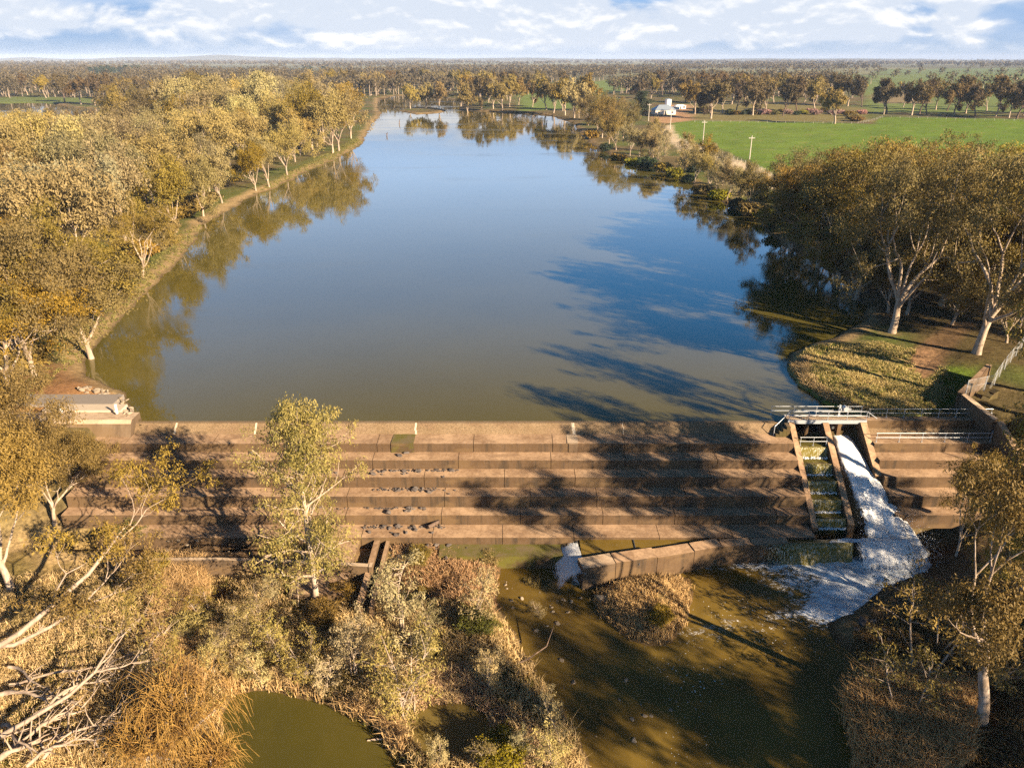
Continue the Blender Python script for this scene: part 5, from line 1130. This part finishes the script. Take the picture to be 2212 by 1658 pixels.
for a,b in zip(PT[:-1],PT[1:]):
    for k in (-1.05,1.05):
        a_=np.array(a)+[k,0,0];b_=np.array(b)+[k,0,0];t=np.linspace(0,1,9)[:,None];m.tube(a_*(1-t)+b_*t-np.array([0,0,1.3])*4*t*(1-t),.011,3,False)
tag(m.build('power_wire',DARKST),'thin wires strung between the power poles','wire')
fence('paddock_fence','post and wire fence along the track edge of the green paddock',[P(u,v,.9) for u,v in ((1462,296),(1490,312),(1540,328),(1580,342),(1640,365),(1690,392))],1.2,34,3,None,WOOD,.07)
fence('paddock_fence','post and wire fence along the far side of the green paddock',[P(u,v,.9) for u,v in ((1500,264),(1720,266),(1850,268),(1880,262),(1905,254),(2211,262))],1.2,46,3,None,WOOD,.07)
TIN=simple('tin_roof',(.26,.31,.38),.45,.5,.08,2,.3);CREAM=simple('cream_wall',(.62,.55,.46),.8,.2,.08,2);GLASS=simple('dark_glass',(.03,.04,.05),.15,.6,.2,2)
def house(name,u,v,w,d,h,roofh,label,wall=CREAM,roof=TIN,cat='house',rz=.15):
    x,y,z=P(u,v,.7);e=empty(name,(x,y,z),rz,label,cat);m=MB();m.box(-w/2,w/2,-d/2,d/2,-.3,h);m.build('wall',wall,e)
    m=MB();o=.5;a=(-w/2-o,-d/2-o,h);b=(w/2+o,-d/2-o,h);c=(w/2+o,d/2+o,h);dd=(-w/2-o,d/2+o,h);r0=(-w/2+d*.4,0,h+roofh);r1=(w/2-d*.4,0,h+roofh)
    m.v+=[np.array([a,b,c,dd,r0,r1])];m.f4.append(np.array([[0,1,5,4],[2,3,4,5]]));m.f3.append(np.array([[1,2,5],[3,0,4]]));m.f4.append(np.array([[3,2,1,0]]));m.n=6;m.build('roof',roof,e)
    for k in range(3):
        wx=-w*.32+k*w*.32
        if k==1: m=MB();m.box(wx-.5,wx+.5,-d/2-.06,-d/2+.05,0,2.1);m.build('door',GLASS,e)
        else: m=MB();m.box(wx-.8,wx+.8,-d/2-.06,-d/2+.05,.9,2.1);m.build('window',GLASS,e)
    return e
house('house',1432,247,15,10,3.,3.4,'pale farm house with a blue-grey hipped roof behind the track')
house('shed',1468,236,8,5,2.6,.8,'long low white shed beside the farm house',WHITEP,WHITEP,'shed',.05)
house('cottage',1332,250,8,6,2.6,1.6,'small brown roofed shed among gums on the right shore',CREAM,RUST,'shed')
e=empty('water_tank',P(1442,229,.7),0,'round pale water tank behind the farm house','tank');m=MB();m.tube([(0,0,0),(0,0,5.2)],2.6,14);m.build('shell',WHITEP,e);m=MB();m.tube([(0,0,5.2),(0,0,5.9)],[2.7,.2],14);m.build('roof',TIN,e)
e=empty('caravan',P(1457,239,.7),.2,'white caravan parked by the farm house','caravan');m=MB();m.prism([(-3.2,.5),(3.2,.5),(3.3,1.4),(2.9,2.7),(-2.9,2.7),(-3.3,1.6)],'y',-1.1,1.1);m.build('body',WHITEP,e)
for k in (-1,1):
    m=MB();m.tube([(k*.6,-1.12,.35),(k*.6,-.9,.35)],.35,10);m.build('wheel',DARKST,e)
m=MB();m.box(-1.2,.6,-1.13,-1.08,1.4,2.2);m.build('window',GLASS,e)
PLUM=Proto('shrub',sapling(431,2.6,1.6,7,LEAF_PLUM,0,.7),LEAF_PLUM,BARK_GREY,22,.7,.3,.9,0,4)
BUSHF=[Proto('shrub',sapling(s,2.4,1.5,6,lm,0,.8),lm,BARK_GREY,22,.75,.32,.95,0,4) for s,lm in ((441,LEAF_CONIFER),(442,LEAF_GREEN),(443,LEAF_GOLD))]
for k,u in enumerate([1640,1650,1656,1700,1752,1762,1800,1815,1830,1860]):
    x,y,_=P(u,247+2.5*math.sin(u),.8);put_tree(PLUM,x,y,3.8,f'dusky pink garden shrub at the back of the paddock, {ordw(k)} from the house','pink shrubs behind the paddock','shrub',sx=1.3)
for k,u in enumerate([1505,1518,1530,1575,1580,1590,1605,1615,1632,1645,1672,1688,1720,1735,1780,1795]):
    x,y,_=P(u,244+4*math.sin(u*3),.8);put_tree(BUSHF[k%3],x,y,3.2,f'dark round garden shrub at the paddock edge, {ordw(k)} from the house','dark shrubs behind the paddock','shrub',sx=1.4)
for k,(u,v) in enumerate([(1840,258),(1850,262),(1835,250)]):
    x,y,_=P(u,v,.8);put_tree(BUSHF[2],x,y,4,f'brown scrubby bush at the paddock corner, {ordw(k)} nearest','scrub at the paddock corner','shrub',sx=1.6)
# low bushes along the right shore, under the trees
rk=np.random.default_rng(99);n=0
for (u,v) in [(1300,325),(1330,342),(1360,352),(1385,358),(1420,368),(1450,380),(1475,390),(1505,415),(1540,428),(1580,448),(1610,462),(1640,475),(1665,500),(1690,478),(1655,440),(1490,375),(1270,300),(1630,410),(1610,425)]:
    x,y,_=P(u,v,.4);put_tree(BUSHF[[0,2,1][n%3]],x+1.5,y,rk.uniform(2.5,4.5),f'dense bush at the right water edge, {ordw(n)} towards the weir','bushes on the right shore','shrub',sx=1.3);n+=1
# snags standing in the far water
for k,(u,v,h) in enumerate([(1361,478*0+272,3.),(1370,268,2.5),(862,268,3.),(835,295,2),(1178,250,2),(1192,254,2.4),(1120,255,1.6)]):
    x,y,_=P(u if u<1300 else u-420+230,v,0);m=MB();m.tube([(x,y,-.6),(x+.2,y,h*.6),(x+.6,y+.1,h)],[.3,.25,.1],6)
    if k%2: m.tube([(x+.2,y,h*.5),(x-.8,y,h*.9)],[.15,.05],5)
    tag(m.build('snag',BARK_DARK,None,True),f'dark dead stump standing in the far water, {ordw(k)} counted','stump','stumps in the lake')

# low scrub under the left shore gums near the weir
q=[P(u,v,.7)[:2] for u,v in [(215,690),(235,650),(262,640),(290,610),(318,595),(345,560),(375,540),(395,505),(430,470),(80,822),(120,800),(30,840),(455,455),(480,440)]];q.sort(key=lambda p:p[1])
for k,(x,y) in enumerate(q):
    put_tree(BUSHF[2],x-4.5,y,rg.uniform(2.5,4.5),f'golden scrub under the left shore gums, {ordw(k)} from the weir','scrub under the left shore gums','shrub',sx=1.5)
